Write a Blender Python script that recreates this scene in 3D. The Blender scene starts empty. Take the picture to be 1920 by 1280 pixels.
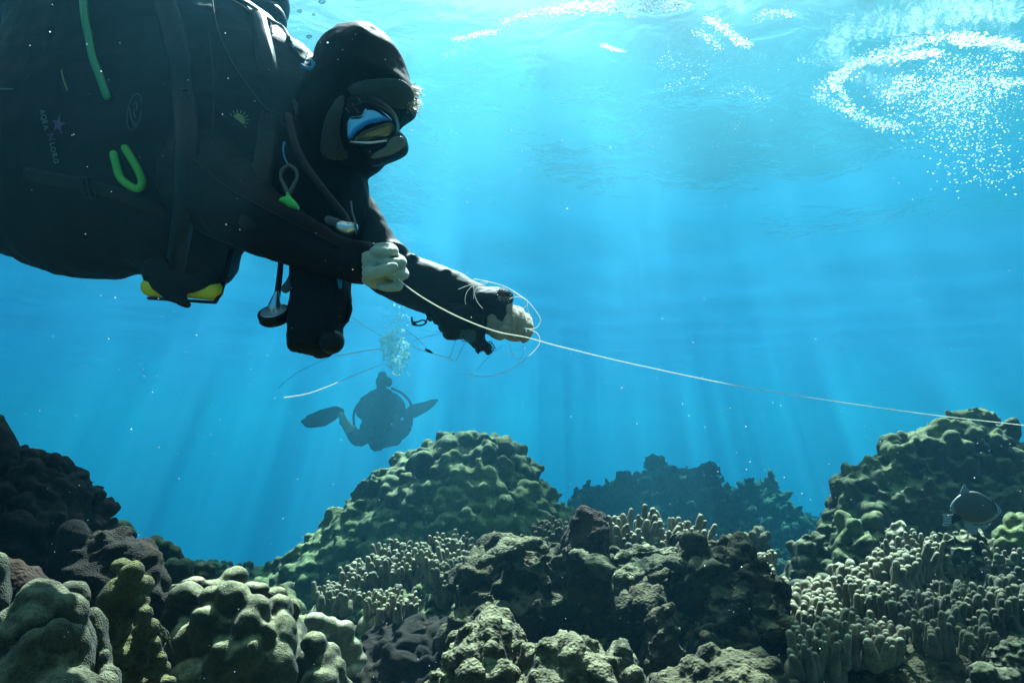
import bpy, bmesh, math, random
import numpy as np
from mathutils import Vector, Matrix, noise as mn
from mathutils.bvhtree import BVHTree
SC = bpy.context.scene
COL = SC.collection
R = math.radians

# ------------------------------------------------------------ camera
PITCH = R(8.0)
FPX = 1280.0                       # focal length in photograph pixels (24 mm on 36 mm)
cam_d = bpy.data.cameras.new('camera'); cam_d.lens = 24.0; cam_d.sensor_width = 36.0
cam_d.clip_start = 0.05; cam_d.clip_end = 500.0
cam = bpy.data.objects.new('camera', cam_d); COL.objects.link(cam)
cam.location = (0, 0, 0); cam.rotation_euler = (R(90) + PITCH, 0, 0)
SC.camera = cam
CF = Vector((0, math.cos(PITCH), math.sin(PITCH))); CU = Vector((0, -math.sin(PITCH), math.cos(PITCH))); CR = Vector((1, 0, 0))

# ------------------------------------------------------------ light
SUN_EL, SUN_AZ = R(57.0), R(3.0)    # azimuth measured from +Y (ahead) towards +X
SUN_DIR = Vector((math.sin(SUN_AZ) * math.cos(SUN_EL), math.cos(SUN_AZ) * math.cos(SUN_EL), math.sin(SUN_EL)))
sun_d = bpy.data.lights.new('sun', 'SUN'); sun_d.energy = 5.0; sun_d.angle = R(0.5); sun_d.color = (1.0, 0.93, 0.92)
sun = bpy.data.objects.new('sun', sun_d); COL.objects.link(sun)
sun.rotation_euler = SUN_DIR.to_track_quat('Z', 'Y').to_euler()

W = bpy.data.worlds.new('World'); SC.world = W; W.use_nodes = True
nt = W.node_tree; nt.nodes.clear(); N = nt.nodes.new; L = nt.links.new
wo = N('ShaderNodeOutputWorld'); bg = N('ShaderNodeBackground')
sky = N('ShaderNodeTexSky'); sky.sky_type = 'NISHITA'; sky.sun_disc = False
sky.sun_elevation = SUN_EL; sky.sun_rotation = SUN_AZ
geo = N('ShaderNodeTexCoord'); sep = N('ShaderNodeSeparateXYZ'); L(geo.outputs['Generated'], sep.inputs[0])
rmp = N('ShaderNodeValToRGB'); mr = N('ShaderNodeMapRange')     # the open water round the reef: deep blue below, brighter towards the surface
mr.inputs[1].default_value = -1; mr.inputs[2].default_value = 1
L(sep.outputs[2], mr.inputs[0]); L(mr.outputs[0], rmp.inputs[0])
cr = rmp.color_ramp
cr.elements[0].position = 0.0; cr.elements[0].color = (0.004, 0.015, 0.04, 1)
cr.elements[1].position = 1.0; cr.elements[1].color = (0.9, 1.0, 0.95, 1)
for p_, c_ in ((0.28, (0.0, 0.05, 0.17, 1)), (0.41, (0.0, 0.19, 0.60, 1)), (0.5, (0.0, 0.235, 0.68, 1)), (0.57, (0.0, 0.29, 0.72, 1)), (0.65, (0.01, 0.56, 0.95, 1)), (0.74, (0.30, 0.95, 1.1, 1)), (0.80, (0.95, 1.15, 1.15, 1))):
    e_ = cr.elements.new(p_); e_.color = c_
mul = N('ShaderNodeMix'); mul.data_type = 'RGBA'; mul.blend_type = 'ADD'; mul.inputs[0].default_value = 0.012
L(rmp.outputs[0], mul.inputs[6]); L(sky.outputs[0], mul.inputs[7])
L(mul.outputs[2], bg.inputs[0]); bg.inputs[1].default_value = 0.215
L(bg.outputs[0], wo.inputs[0])

SC.view_settings.view_transform = 'Standard'; SC.view_settings.look = 'None'
SC.view_settings.exposure = 2.38; SC.view_settings.gamma = 1.0
SC.render.engine = 'CYCLES'
cy = SC.cycles
cy.use_denoising = True; cy.max_bounces = 6; cy.diffuse_bounces = 2; cy.glossy_bounces = 2; cy.transmission_bounces = 3
cy.volume_bounces = 0; cy.transparent_max_bounces = 8; cy.caustics_reflective = False; cy.caustics_refractive = False
cy.sample_clamp_indirect = 3.0

# ------------------------------------------------------------ helpers
def W3(px, py, d):
    """A point of the world: where the ray through photograph pixel (px, py) is d metres in front of the camera."""
    return (CF + CR * ((px - 960) / FPX) + CU * ((640 - py) / FPX)) * d

def link(name, me, mat=None, parent=None, loc=None, **props):
    o = bpy.data.objects.new(name, me); COL.objects.link(o)
    if me is not None and mat is not None:
        me.materials.clear(); me.materials.append(mat)
    if parent is not None: o.parent = parent
    if loc is not None: o.location = loc
    for k, v in props.items():
        if v is not None: o['category' if k == 'cat' else k] = v
    return o

def mesh(verts, faces, smooth=True, name='m'):
    me = bpy.data.meshes.new(name)
    v = np.asarray(verts, dtype=np.float64)
    me.from_pydata(v.tolist(), [], faces if isinstance(faces, list) else faces.tolist())
    if smooth: me.polygons.foreach_set('use_smooth', [True] * len(me.polygons))
    me.update(); return me

def mat(name, base=(.5, .5, .5), rough=.7, build=None, **kw):
    m = bpy.data.materials.new(name); m.use_nodes = True
    t = m.node_tree; b = t.nodes['Principled BSDF']
    b.inputs['Base Color'].default_value = (*base, 1); b.inputs['Roughness'].default_value = rough
    for k, v in kw.items(): b.inputs[k.replace('_', ' ')].default_value = v
    if build: build(t, b)
    return m

# ------------------------------------------------------------ water surface and the water itself
SURF = 2.35
def surface_material():
    m = bpy.data.materials.new('water_surface'); m.use_nodes = True
    t = m.node_tree; t.nodes.clear(); N = t.nodes.new; L = t.links.new
    out = N('ShaderNodeOutputMaterial'); tc = N('ShaderNodeTexCoord')
    # tint pattern that blocks or passes the sun, standing in for wave focusing
    def nz(scale, sx, sy, detail, dist=0.0, off=0):
        mp = N('ShaderNodeMapping'); mp.inputs['Scale'].default_value = (sx, sy, 1); mp.inputs['Location'].default_value = (off, off * .7, 0)
        L(tc.outputs['Object'], mp.inputs[0])
        n = N('ShaderNodeTexNoise'); n.inputs['Scale'].default_value = scale; n.inputs['Detail'].default_value = detail
        n.inputs['Distortion'].default_value = dist; L(mp.outputs[0], n.inputs['Vector']); return n
    def rng(src, a, b, c=0.0, d=1.0):
        q = N('ShaderNodeMapRange'); q.interpolation_type = 'SMOOTHSTEP'
        q.inputs[1].default_value = a; q.inputs[2].default_value = b; q.inputs[3].default_value = c; q.inputs[4].default_value = d
        L(src, q.inputs[0]); return q
    def math_(op, a, b=0):
        q = N('ShaderNodeMath'); q.operation = op
        for i, s in enumerate((a, b)):
            if isinstance(s, (int, float)): q.inputs[i].default_value = s
            else: L(s, q.inputs[i])
        return q
    big = rng(nz(1.0, 0.55, 0.20, 1.0, 0.0, 58.1).outputs[0], 0.40, 0.62)
    spot = rng(nz(1.0, 1.4, 0.6, 1.5, 0.2, 5.3).outputs[0], 0.485, 0.535)
    fine = rng(nz(1.0, 7.5, 2.4, 1.0, 0.3, 9.1).outputs[0], 0.46, 0.56)
    s = math_('MULTIPLY', math_('ADD', math_('MULTIPLY', big.outputs[0], 1.0).outputs[0], 0.20).outputs[0],
              math_('ADD', math_('MULTIPLY', spot.outputs[0], 0.65).outputs[0], math_('MULTIPLY', math_('MULTIPLY', fine.outputs[0], spot.outputs[0]).outputs[0], 0.55).outputs[0]).outputs[0])
    # clear patches added to the pattern to light the froth and the reef
    def clear_patch(x, y, rx, ry, k):
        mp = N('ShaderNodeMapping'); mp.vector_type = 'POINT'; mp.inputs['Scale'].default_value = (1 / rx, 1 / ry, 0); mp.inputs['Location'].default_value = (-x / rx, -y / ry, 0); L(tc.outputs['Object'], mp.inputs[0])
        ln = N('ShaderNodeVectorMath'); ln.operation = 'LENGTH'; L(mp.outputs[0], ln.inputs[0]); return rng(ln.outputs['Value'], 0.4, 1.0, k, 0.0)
    s = math_('ADD', s.outputs[0], math_('ADD', math_('ADD', clear_patch(2.6, 4.1, 1.0, .8, .6).outputs[0], clear_patch(.45, 3.9, .9, .8, .35).outputs[0]).outputs[0], math_('ADD', clear_patch(-.4, 4.9, .9, .8, .42).outputs[0], clear_patch(1.3, 3.8, .6, .5, .35).outputs[0]).outputs[0]).outputs[0])
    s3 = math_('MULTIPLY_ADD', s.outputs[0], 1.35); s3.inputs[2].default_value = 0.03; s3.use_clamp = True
    tint = N('ShaderNodeMix'); tint.data_type = 'RGBA'; tint.inputs[6].default_value = (0, 0, 0, 1); tint.inputs[7].default_value = (1, 1, 1, 1)
    # at shallow angles the sun pattern fades to an even tint, hiding it from view
    gn_ = N('ShaderNodeNewGeometry'); d0 = N('ShaderNodeVectorMath'); d0.operation = 'DOT_PRODUCT'; L(gn_.outputs['Incoming'], d0.inputs[0]); L(gn_.outputs['Normal'], d0.inputs[1])
    gz = rng(math_('ABSOLUTE', d0.outputs['Value'], 0).outputs[0], 0.60, 0.74)
    ev = N('ShaderNodeMix'); L(gz.outputs[0], ev.inputs[0]); ev.inputs[2].default_value = 0.92; L(s3.outputs[0], ev.inputs[3]); L(ev.outputs[0], tint.inputs[0])
    tr = N('ShaderNodeBsdfTransparent'); L(tint.outputs[2], tr.inputs[0])
    gl = N('ShaderNodeBsdfGlossy'); gl.inputs['Roughness'].default_value = 0.12; gl.inputs[0].default_value = (.9, .95, 1, 1)
    bp = N('ShaderNodeBump'); bp.inputs['Strength'].default_value = 1.0; bp.inputs['Distance'].default_value = 0.018
    L(nz(3.0, 1, 1, 3, 0.6).outputs[0], bp.inputs['Height']); L(bp.outputs[0], gl.inputs['Normal'])
    # from below, the sky shows only where the rippled surface is met steeply enough; elsewhere it mirrors the water
    ge = N('ShaderNodeNewGeometry'); dt = N('ShaderNodeVectorMath'); dt.operation = 'DOT_PRODUCT'
    L(ge.outputs['Incoming'], dt.inputs[0]); L(bp.outputs[0], dt.inputs[1])
    ab = math_('ABSOLUTE', dt.outputs['Value'], 0)
    mx = N('ShaderNodeMixShader'); L(rng(ab.outputs[0], 0.50, 0.70, 0.60, 0.02).outputs[0], mx.inputs[0])
    L(tr.outputs[0], mx.inputs[1]); L(gl.outputs[0], mx.inputs[2])
    L(mx.outputs[0], out.inputs[0])
    return m
def water_surface():
    nx, ny = 200, 160
    xs = np.sinh(np.linspace(-1, 1, nx) * 3.2) / np.sinh(3.2) * 54; ys = np.linspace(0, 1, ny) ** 2.0 * 66 - 6
    X, Y = np.meshgrid(xs, ys)
    def wave(x, y): return .022 * np.sin(x * 1.9 + .7 * np.sin(y * 1.1)) + .02 * np.sin(y * 2.6 + x * .8) + .014 * np.sin(5.1 * x - 3.7 * y) + .01 * np.sin(8.3 * y + 2.1 * x)
    Z = SURF + wave(X, Y)
    V = np.stack([X, Y, Z], -1).reshape(-1, 3)
    i = np.arange(nx * ny).reshape(ny, nx)
    F = np.stack([i[:-1, :-1], i[1:, :-1], i[1:, 1:], i[:-1, 1:]], -1).reshape(-1, 4)
    return link('water_surface', mesh(V, F), surface_material(), kind='structure', label='rippled underside of the sea surface with light coming through')
water_surface()

HAZE = (-56, 56, -8, 62, -26.0, SURF + 0.25)
def haze():
    x0, x1, y0, y1, z0, z1 = HAZE
    V = [(x, y, z) for z in (z0, z1) for y in (y0, y1) for x in (x0, x1)]
    F = [[0, 2, 3, 1], [4, 5, 7, 6], [0, 1, 5, 4], [2, 6, 7, 3], [0, 4, 6, 2], [1, 3, 7, 5]]
    m = bpy.data.materials.new('sea_water'); m.use_nodes = True; t = m.node_tree; t.nodes.clear()
    o = t.nodes.new('ShaderNodeOutputMaterial'); v = t.nodes.new('ShaderNodeVolumePrincipled')
    v.inputs['Color'].default_value = HCOL; v.inputs['Density'].default_value = HDEN
    v.inputs['Anisotropy'].default_value = HANI; v.inputs['Absorption Color'].default_value = HABS
    t.links.new(v.outputs[0], o.inputs['Volume'])
    return link('haze', mesh(V, F, False), m, kind='stuff', label='blue sea water that fades far things')
HCOL = (0.046, 0.180, 0.27, 1); HABS = (0, 0.82, 1, 1); HDEN = 0.115; HANI = 0.76
haze()

# ------------------------------------------------------------ shape helpers
def at_y(px, py, y):
    """Where the ray through photograph pixel (px, py) meets the upright plane y metres ahead."""
    v = CF + CR * ((px - 960) / FPX) + CU * ((640 - py) / FPX)
    return v * (y / v.y)
def ppm(y): return FPX / y           # photograph pixels per metre at that distance

_ico = {}
def ico(sub):
    if sub not in _ico:
        bm = bmesh.new(); bmesh.ops.create_icosphere(bm, subdivisions=sub, radius=1.0)
        _ico[sub] = (np.array([v.co[:] for v in bm.verts]), np.array([[v.index for v in f.verts] for f in bm.faces])); bm.free()
    return _ico[sub]
def basis(n, rng=None):
    """3x3 whose third column is n."""
    n = np.asarray(n, float); n = n / (np.linalg.norm(n) + 1e-9)
    a = np.array([1.0, 0, 0]) if abs(n[0]) < .8 else np.array([0, 1.0, 0])
    u = np.cross(a, n); u /= np.linalg.norm(u); v = np.cross(n, u)
    if rng is not None:
        t = rng.uniform(0, 6.283); u, v = u * math.cos(t) + v * math.sin(t), v * math.cos(t) - u * math.sin(t)
    return np.stack([u, v, n], 1)
class Soup:
    """Collects closed pieces that fuse() then welds into one skin."""
    def __init__(s): s.V = []; s.F = []; s.n = 0
    def add(s, V, F):
        V = np.asarray(V, float); F = [[int(i) + s.n for i in f] for f in F]
        s.V.append(V); s.F += F; s.n += len(V)
    def ell(s, c, r, B=None, sub=2):
        V, F = ico(sub); V = V * np.asarray(r if np.ndim(r) else (r, r, r), float)
        if B is not None: V = V @ np.asarray(B).T
        s.add(V + np.asarray(c, float), F)
    def tube(s, pts, rad, seg=10, cap=True, flat=None):
        """Tapered tube with rounded ends along pts; flat=(vector, k) squashes it across that vector."""
        P = np.asarray([tuple(p) for p in pts], float); n = len(P)
        r = np.broadcast_to(np.asarray(rad, float), (n,)).copy() if np.ndim(rad) == 0 or len(rad) == n else np.interp(np.linspace(0, 1, n), np.linspace(0, 1, len(rad)), rad)
        T = np.gradient(P, axis=0); T /= np.linalg.norm(T, axis=1)[:, None] + 1e-12
        rings = []; u = basis(T[0])[:, 0]
        C, RR, TT = list(P), list(r), list(T)
        if cap:
            for k, f in ((.55, .80), (.9, .42)):
                C.insert(0, P[0] - T[0] * r[0] * k); RR.insert(0, r[0] * f); TT.insert(0, T[0])
                C.append(P[-1] + T[-1] * r[-1] * k); RR.append(r[-1] * f); TT.append(T[-1])
        for c, q, t in zip(C, RR, TT):
            u = u - t * np.dot(u, t); u /= np.linalg.norm(u) + 1e-12; w = np.cross(t, u)
            a = np.linspace(0, 2 * math.pi, seg, endpoint=False)
            ring = (np.cos(a)[:, None] * u + np.sin(a)[:, None] * w) * q
            if flat is not None:
                fv = np.asarray(flat[0], float); fv = fv / np.linalg.norm(fv)
                ring = ring - (ring @ fv)[:, None] * fv * (1 - flat[1])
            rings.append(c + ring)
        m = len(rings); V = np.concatenate(rings); F = []
        for i in range(m - 1):
            for j in range(seg):
                k = (j + 1) % seg; F.append([i * seg + j, i * seg + k, (i + 1) * seg + k, (i + 1) * seg + j])
        F.append(list(range(seg))[::-1]); F.append([(m - 1) * seg + j for j in range(seg)])
        s.add(V, F)
    def box(s, c, half, B=None):
        V = np.array([(x, y, z) for z in (-1, 1) for y in (-1, 1) for x in (-1, 1)], float) * np.asarray(half)
        if B is not None: V = V @ np.asarray(B).T
        s.add(V + np.asarray(c, float), [[0, 2, 3, 1], [4, 5, 7, 6], [0, 1, 5, 4], [2, 6, 7, 3], [0, 4, 6, 2], [1, 3, 7, 5]])
    def mesh(s, smooth=True): return mesh(np.concatenate(s.V), s.F, smooth)

def fuse(soup, voxel, smooth=2, factor=.5):
    me = soup.mesh() if isinstance(soup, Soup) else soup
    o = bpy.data.objects.new('tmp', me); COL.objects.link(o)
    m = o.modifiers.new('r', 'REMESH'); m.mode = 'VOXEL'; m.voxel_size = voxel; m.use_smooth_shade = True
    if smooth: q = o.modifiers.new('s', 'SMOOTH'); q.iterations = smooth; q.factor = factor
    dg = bpy.context.evaluated_depsgraph_get(); out = bpy.data.meshes.new_from_object(o.evaluated_get(dg))
    bpy.data.objects.remove(o); bpy.data.meshes.remove(me)
    out.polygons.foreach_set('use_smooth', [True] * len(out.polygons))
    return out
def vco(me):
    a = np.empty(len(me.vertices) * 3); me.vertices.foreach_get('co', a); return a.reshape(-1, 3)
def vno(me):
    a = np.empty(len(me.vertices) * 3, dtype=np.float32); me.vertex_normals.foreach_get('vector', a); return a.reshape(-1, 3).astype(float)
def displace(me, fn):
    """fn(co, no) -> metres along the normal, per vertex."""
    c, n = vco(me), vno(me); c = c + n * np.asarray(fn(c, n))[:, None]
    me.vertices.foreach_set('co', c.ravel()); me.update(); return me
def fbm(co, scale, octv=3, off=0.0, H=.8):
    return np.array([mn.fractal(Vector((p[0] * scale + off, p[1] * scale - off, p[2] * scale + 2 * off)), H, 2.1, octv) for p in co])
def ridged(co, scale, octv=3, off=0.0):
    return np.array([mn.ridged_multi_fractal(Vector((p[0] * scale + off, p[1] * scale - off, p[2] * scale + 2 * off)), .9, 2.1, octv, 1.0, 2.0) for p in co]) - 1.0

def core(outline, y, ty, base, soup, inset=0.0, p=2.2, q=1.6, nx=60, nt=24):
    """A closed hill whose crest, y metres ahead, runs through the outline (photo pixels); it is ty thick to either side. Returns its surface sampler."""
    pts = np.array([at_y(a, b, y)[:] for a, b in outline]); X = pts[:, 0]; Z = pts[:, 2]
    o = np.argsort(X, kind='stable'); X, Z = X[o], Z[o]; top = Z.max() - base
    def S(x, t):
        h = max(np.interp(x, X, Z) - inset - base, 0.01); rel = min(h / top, 1)
        w = ty * (.35 + .65 * rel); e = 1 - abs(t) ** p
        # the sides of the hill curve towards the crest's own ends
        return np.array([x, y + t * w, base + h * max(e, 0) ** (1 / q)])
    xs = np.linspace(X[0], X[-1], nx); ts = np.linspace(-1, 1, nt)
    V = [S(x, t) for x in xs for t in ts]; m = len(V)
    V += [np.array([v[0], v[1], base - .05]) for v in V]
    F = []
    idx = lambda i, j, b=0: i * nt + j + b * m
    for i in range(nx - 1):
        for j in range(nt - 1):
            F.append([idx(i, j), idx(i + 1, j), idx(i + 1, j + 1), idx(i, j + 1)]); F.append([idx(i, j, 1), idx(i, j + 1, 1), idx(i + 1, j + 1, 1), idx(i + 1, j, 1)])
    for i in range(nx - 1):
        F.append([idx(i, 0), idx(i, 0, 1), idx(i + 1, 0, 1), idx(i + 1, 0)]); F.append([idx(i, nt - 1), idx(i + 1, nt - 1), idx(i + 1, nt - 1, 1), idx(i, nt - 1, 1)])
    for j in range(nt - 1):
        F.append([idx(0, j), idx(0, j + 1), idx(0, j + 1, 1), idx(0, j, 1)]); F.append([idx(nx - 1, j), idx(nx - 1, j, 1), idx(nx - 1, j + 1, 1), idx(nx - 1, j + 1)])
    soup.add(V, F)
    return S, (X[0], X[-1])
def surf_normal(S, x, t, e=.01):
    a = S(x + e, t) - S(x - e, t); b = S(x, min(t + e, 1)) - S(x, max(t - e, -1)); n = np.cross(a, b); l = np.linalg.norm(n)
    if l < 1e-9: return np.array([0, 0, 1.0])
    n = n / l
    return n if n[2] >= -1e-6 else -n
def spread(S, xr, rng, n, r0, r1, gap, tr=(-.97, .5)):
    """Points scattered over the hill at least gap*(r+r') apart."""
    out = []; P = np.zeros((0, 3)); Rr = np.zeros(0)
    for _ in range(n * 9):
        if len(out) >= n: break
        x = rng.uniform(*xr); t = rng.uniform(*tr) if rng.random() < .6 else -(.55 + .42 * rng.random()) if tr[0] < -.9 else rng.uniform(*tr)
        c = S(x, t); r = r0 + (r1 - r0) * rng.random() ** 1.6
        if len(P) and (np.linalg.norm(P - c, axis=1) < gap * (Rr + r)).any(): continue
        out.append((c, surf_normal(S, x, t), r)); P = np.vstack([P, c]); Rr = np.append(Rr, r)
    # steep faces get their own samples by height
    return out

def knobby(outline, y, ty, base, n, r0, r1, voxel, seed, gap=.62, tall=1.35, up=.6, kids=2, smooth=2, kid=.55, **kw):
    """A massive lobed coral: a hill covered with rounded lobes that lean upward, each carrying smaller ones."""
    rng = np.random.default_rng(seed); s = Soup(); S, xr = core(outline, y, ty, base, s, inset=r1 * 1.05, **kw)
    for c, nrm, r in spread(S, xr, rng, n, r0, r1, gap):
        d = nrm * (1 - up) + np.array([0, 0, up]) + rng.normal(0, .16, 3); d /= np.linalg.norm(d)
        h = tall * rng.uniform(.8, 1.35); B = basis(d, rng)
        k1 = rng.uniform(.8, 1.25); s.ell(c + nrm * r * .15, (r * k1, r * .92 / k1 ** .5, r * h), B)
        for _ in range(rng.integers(0, kids + 1)):
            a = rng.normal(0, 1, 3); a = a - d * np.dot(a, d); a /= np.linalg.norm(a); q = r * kid * rng.uniform(.7, 1.1)
            s.ell(c + a * r * .75 + d * r * h * rng.uniform(.2, .7) + nrm * r * .25, (q, q, q * 1.15), basis(d, rng))
    me = fuse(s, voxel, smooth)
    return displace(me, lambda co, no: fbm(co, 9 / max(r1 * 10, .2), 2, seed) * r1 * .14 + ridged(co, .55 / r1, 3, seed) * r1 * .14 + ridged(co, .16 / r1, 2, seed + 9) * r1 * .35 + fbm(co, 42, 2, seed) * .0016)

def rocky(outline, y, ty, base, voxel, seed, amp=.05, sc=5.0, lumps=30, r0=.03, r1=.09, smooth=1, **kw):
    """Worn dead reef rock: a hill with ledges, hollows and a crusty skin."""
    rng = np.random.default_rng(seed); s = Soup(); S, xr = core(outline, y, ty, base, s, inset=amp * .6, **kw)
    for c, nrm, r in spread(S, xr, rng, lumps, r0, r1, .5):
        s.ell(c - nrm * r * .25, (r * rng.uniform(.9, 1.7), r * rng.uniform(.6, 1), r * rng.uniform(.5, 1.1)), basis(nrm + rng.normal(0, .4, 3), rng))
    me = fuse(s, voxel, smooth)
    return displace(me, lambda co, no: ridged(co, sc, 4, seed) * amp * .75 + fbm(co, sc * 2.4, 3, seed + 3) * amp * .35 + fbm(co, sc * 9, 3, seed + 5) * amp * .08)

def fingers(spots, seed, r=.014, h=(.06, .13), lean=.5, seg=9, fork=.55, clump=None):
    """A finger coral colony: blunt round-tipped fingers rising from one foot. spots = list of base points."""
    rng = np.random.default_rng(seed); s = Soup(); r0 = r * .80; c0 = np.mean([tuple(p) for p in spots], axis=0)
    for p in spots:
        p = np.array(tuple(p)); out = (p - c0); out[2] = 0; out = out / (np.linalg.norm(out) + .05)
        H = h[0] + (h[1] - h[0]) * rng.random() ** 1.2; r = r0 * (1 - .25 * rng.random()); d = np.array([0, 0, 1.0]) + out * lean * rng.uniform(.2, 1) + rng.normal(0, .15, 3); d /= np.linalg.norm(d)
        b = rng.normal(0, .05, 3); rr = r * rng.uniform(.8, 1.25)
        pts = [p + d * H * t + b * H * t * t for t in (-.35, 0, .3, .55, .8, .93)]
        k = rng.uniform(.9, 1.15)
        s.tube(pts, [rr * 1.7, rr * 1.5, rr * 1.2, rr * 1.0, rr * .92 * k, rr * k * .82], seg)
        if rng.random() < fork:
            a = rng.normal(0, 1, 3); a[2] = abs(a[2]) * .4; a /= np.linalg.norm(a); q = pts[2]; L_ = H * rng.uniform(.3, .55)
            s.tube([q, q + a * rr * 1.1 + d * L_ * .25, q + a * rr * 1.9 + d * L_ * .6, q + a * rr * 2.1 + d * L_], [rr * .95, rr * .95, rr * .88, rr * .8], seg)
    if clump:
        s.ell(c0 - np.array([0, 0, clump * .6]), (clump * 1.1, clump * .9, clump * .7), None, 3)
    me = s.mesh()
    return displace(me, lambda co, no: fbm(co, 45, 3, seed) * r * .22)

def ctrl(pts, n=8):
    """Smooth curve (Catmull-Rom) through the points."""
    P = [np.array(tuple(p), float) for p in pts]; P = [2 * P[0] - P[1]] + P + [2 * P[-1] - P[-2]]; out = []
    for i in range(1, len(P) - 2):
        for k in range(n):
            t = k / n; a, b, c, d = P[i - 1:i + 3]
            out.append(.5 * (2 * b + (c - a) * t + (2 * a - 5 * b + 4 * c - d) * t * t + (3 * b - a - 3 * c + d) * t ** 3))
    out.append(P[-2]); return out

# ------------------------------------------------------------ materials
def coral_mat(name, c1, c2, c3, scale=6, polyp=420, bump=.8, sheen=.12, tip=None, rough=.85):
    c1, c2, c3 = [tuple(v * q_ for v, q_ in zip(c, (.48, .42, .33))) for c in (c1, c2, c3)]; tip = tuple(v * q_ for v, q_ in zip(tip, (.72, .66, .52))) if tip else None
    """Live coral: two tones in soft patches, fine polyp texture, velvety sheen; tip = paler upward faces, sunlit tops put into the colour (silt and turf on rock)."""
    def b(t, p):
        N = t.nodes.new; L = t.links.new; tc = N('ShaderNodeTexCoord')
        n = N('ShaderNodeTexNoise'); n.inputs['Scale'].default_value = scale; n.inputs['Detail'].default_value = 4; L(tc.outputs['Object'], n.inputs[0])
        r = N('ShaderNodeValToRGB'); L(n.outputs[0], r.inputs[0]); e = r.color_ramp.elements
        e[0].position = .34; e[0].color = (*c1, 1); e[1].position = .68; e[1].color = (*c3, 1); m = r.color_ramp.elements.new(.5); m.color = (*c2, 1)
        col = r.outputs[0]
        if tip:  # paler upward faces: sunlit tops put into the colour; silt and turf on rock
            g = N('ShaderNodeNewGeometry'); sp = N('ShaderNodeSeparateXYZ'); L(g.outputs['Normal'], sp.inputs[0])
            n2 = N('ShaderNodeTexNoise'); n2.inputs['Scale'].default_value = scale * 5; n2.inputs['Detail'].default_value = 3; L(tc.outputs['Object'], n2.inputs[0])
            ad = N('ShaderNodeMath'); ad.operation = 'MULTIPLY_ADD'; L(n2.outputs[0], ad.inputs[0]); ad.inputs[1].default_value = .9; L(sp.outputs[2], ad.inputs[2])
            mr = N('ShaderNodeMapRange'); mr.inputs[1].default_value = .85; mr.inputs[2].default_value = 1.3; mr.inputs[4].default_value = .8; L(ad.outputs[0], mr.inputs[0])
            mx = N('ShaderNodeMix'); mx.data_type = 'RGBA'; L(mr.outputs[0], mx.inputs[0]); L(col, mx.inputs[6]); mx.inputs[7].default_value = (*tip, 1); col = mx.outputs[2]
        v2 = N('ShaderNodeTexVoronoi'); v2.inputs['Scale'].default_value = polyp * .35; L(tc.outputs['Object'], v2.inputs['Vector'])
        q2 = N('ShaderNodeMapRange'); q2.inputs[1].default_value = .1; q2.inputs[2].default_value = .6; q2.inputs[3].default_value = .62; q2.inputs[4].default_value = 1.15; L(v2.outputs['Distance'], q2.inputs[0])
        n4 = N('ShaderNodeTexNoise'); n4.inputs['Scale'].default_value = 34; n4.inputs['Detail'].default_value = 6; L(tc.outputs['Object'], n4.inputs[0])
        q4 = N('ShaderNodeMapRange'); q4.inputs[1].default_value = .36; q4.inputs[2].default_value = .62; q4.inputs[3].default_value = .55; q4.inputs[4].default_value = 1.25; L(n4.outputs[0], q4.inputs[0])
        q5 = N('ShaderNodeMath'); q5.operation = 'MULTIPLY'; L(q2.outputs[0], q5.inputs[0]); L(q4.outputs[0], q5.inputs[1])
        hs = N('ShaderNodeMix'); hs.data_type = 'RGBA'; hs.blend_type = 'MULTIPLY'; hs.inputs[0].default_value = 1; L(col, hs.inputs[6]); L(q5.outputs[0], hs.inputs[7]); col = hs.outputs[2]
        L(col, p.inputs['Base Color'])
        v = N('ShaderNodeTexVoronoi'); v.inputs['Scale'].default_value = polyp; L(tc.outputs['Object'], v.inputs['Vector'])
        n3 = N('ShaderNodeTexNoise'); n3.inputs['Scale'].default_value = 60; n3.inputs['Detail'].default_value = 5; L(tc.outputs['Object'], n3.inputs[0])
        am = N('ShaderNodeMath'); am.operation = 'MULTIPLY_ADD'; L(n3.outputs[0], am.inputs[0]); am.inputs[1].default_value = 2.0; L(v.outputs['Distance'], am.inputs[2])
        bp = N('ShaderNodeBump'); bp.inputs['Strength'].default_value = bump; bp.inputs['Distance'].default_value = .004; L(am.outputs[0], bp.inputs['Height']); L(bp.outputs[0], p.inputs['Normal'])
    return mat(name, rough=rough, build=b, Sheen_Weight=sheen, Sheen_Roughness=.35, Specular_IOR_Level=.15)
M = {}
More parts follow.
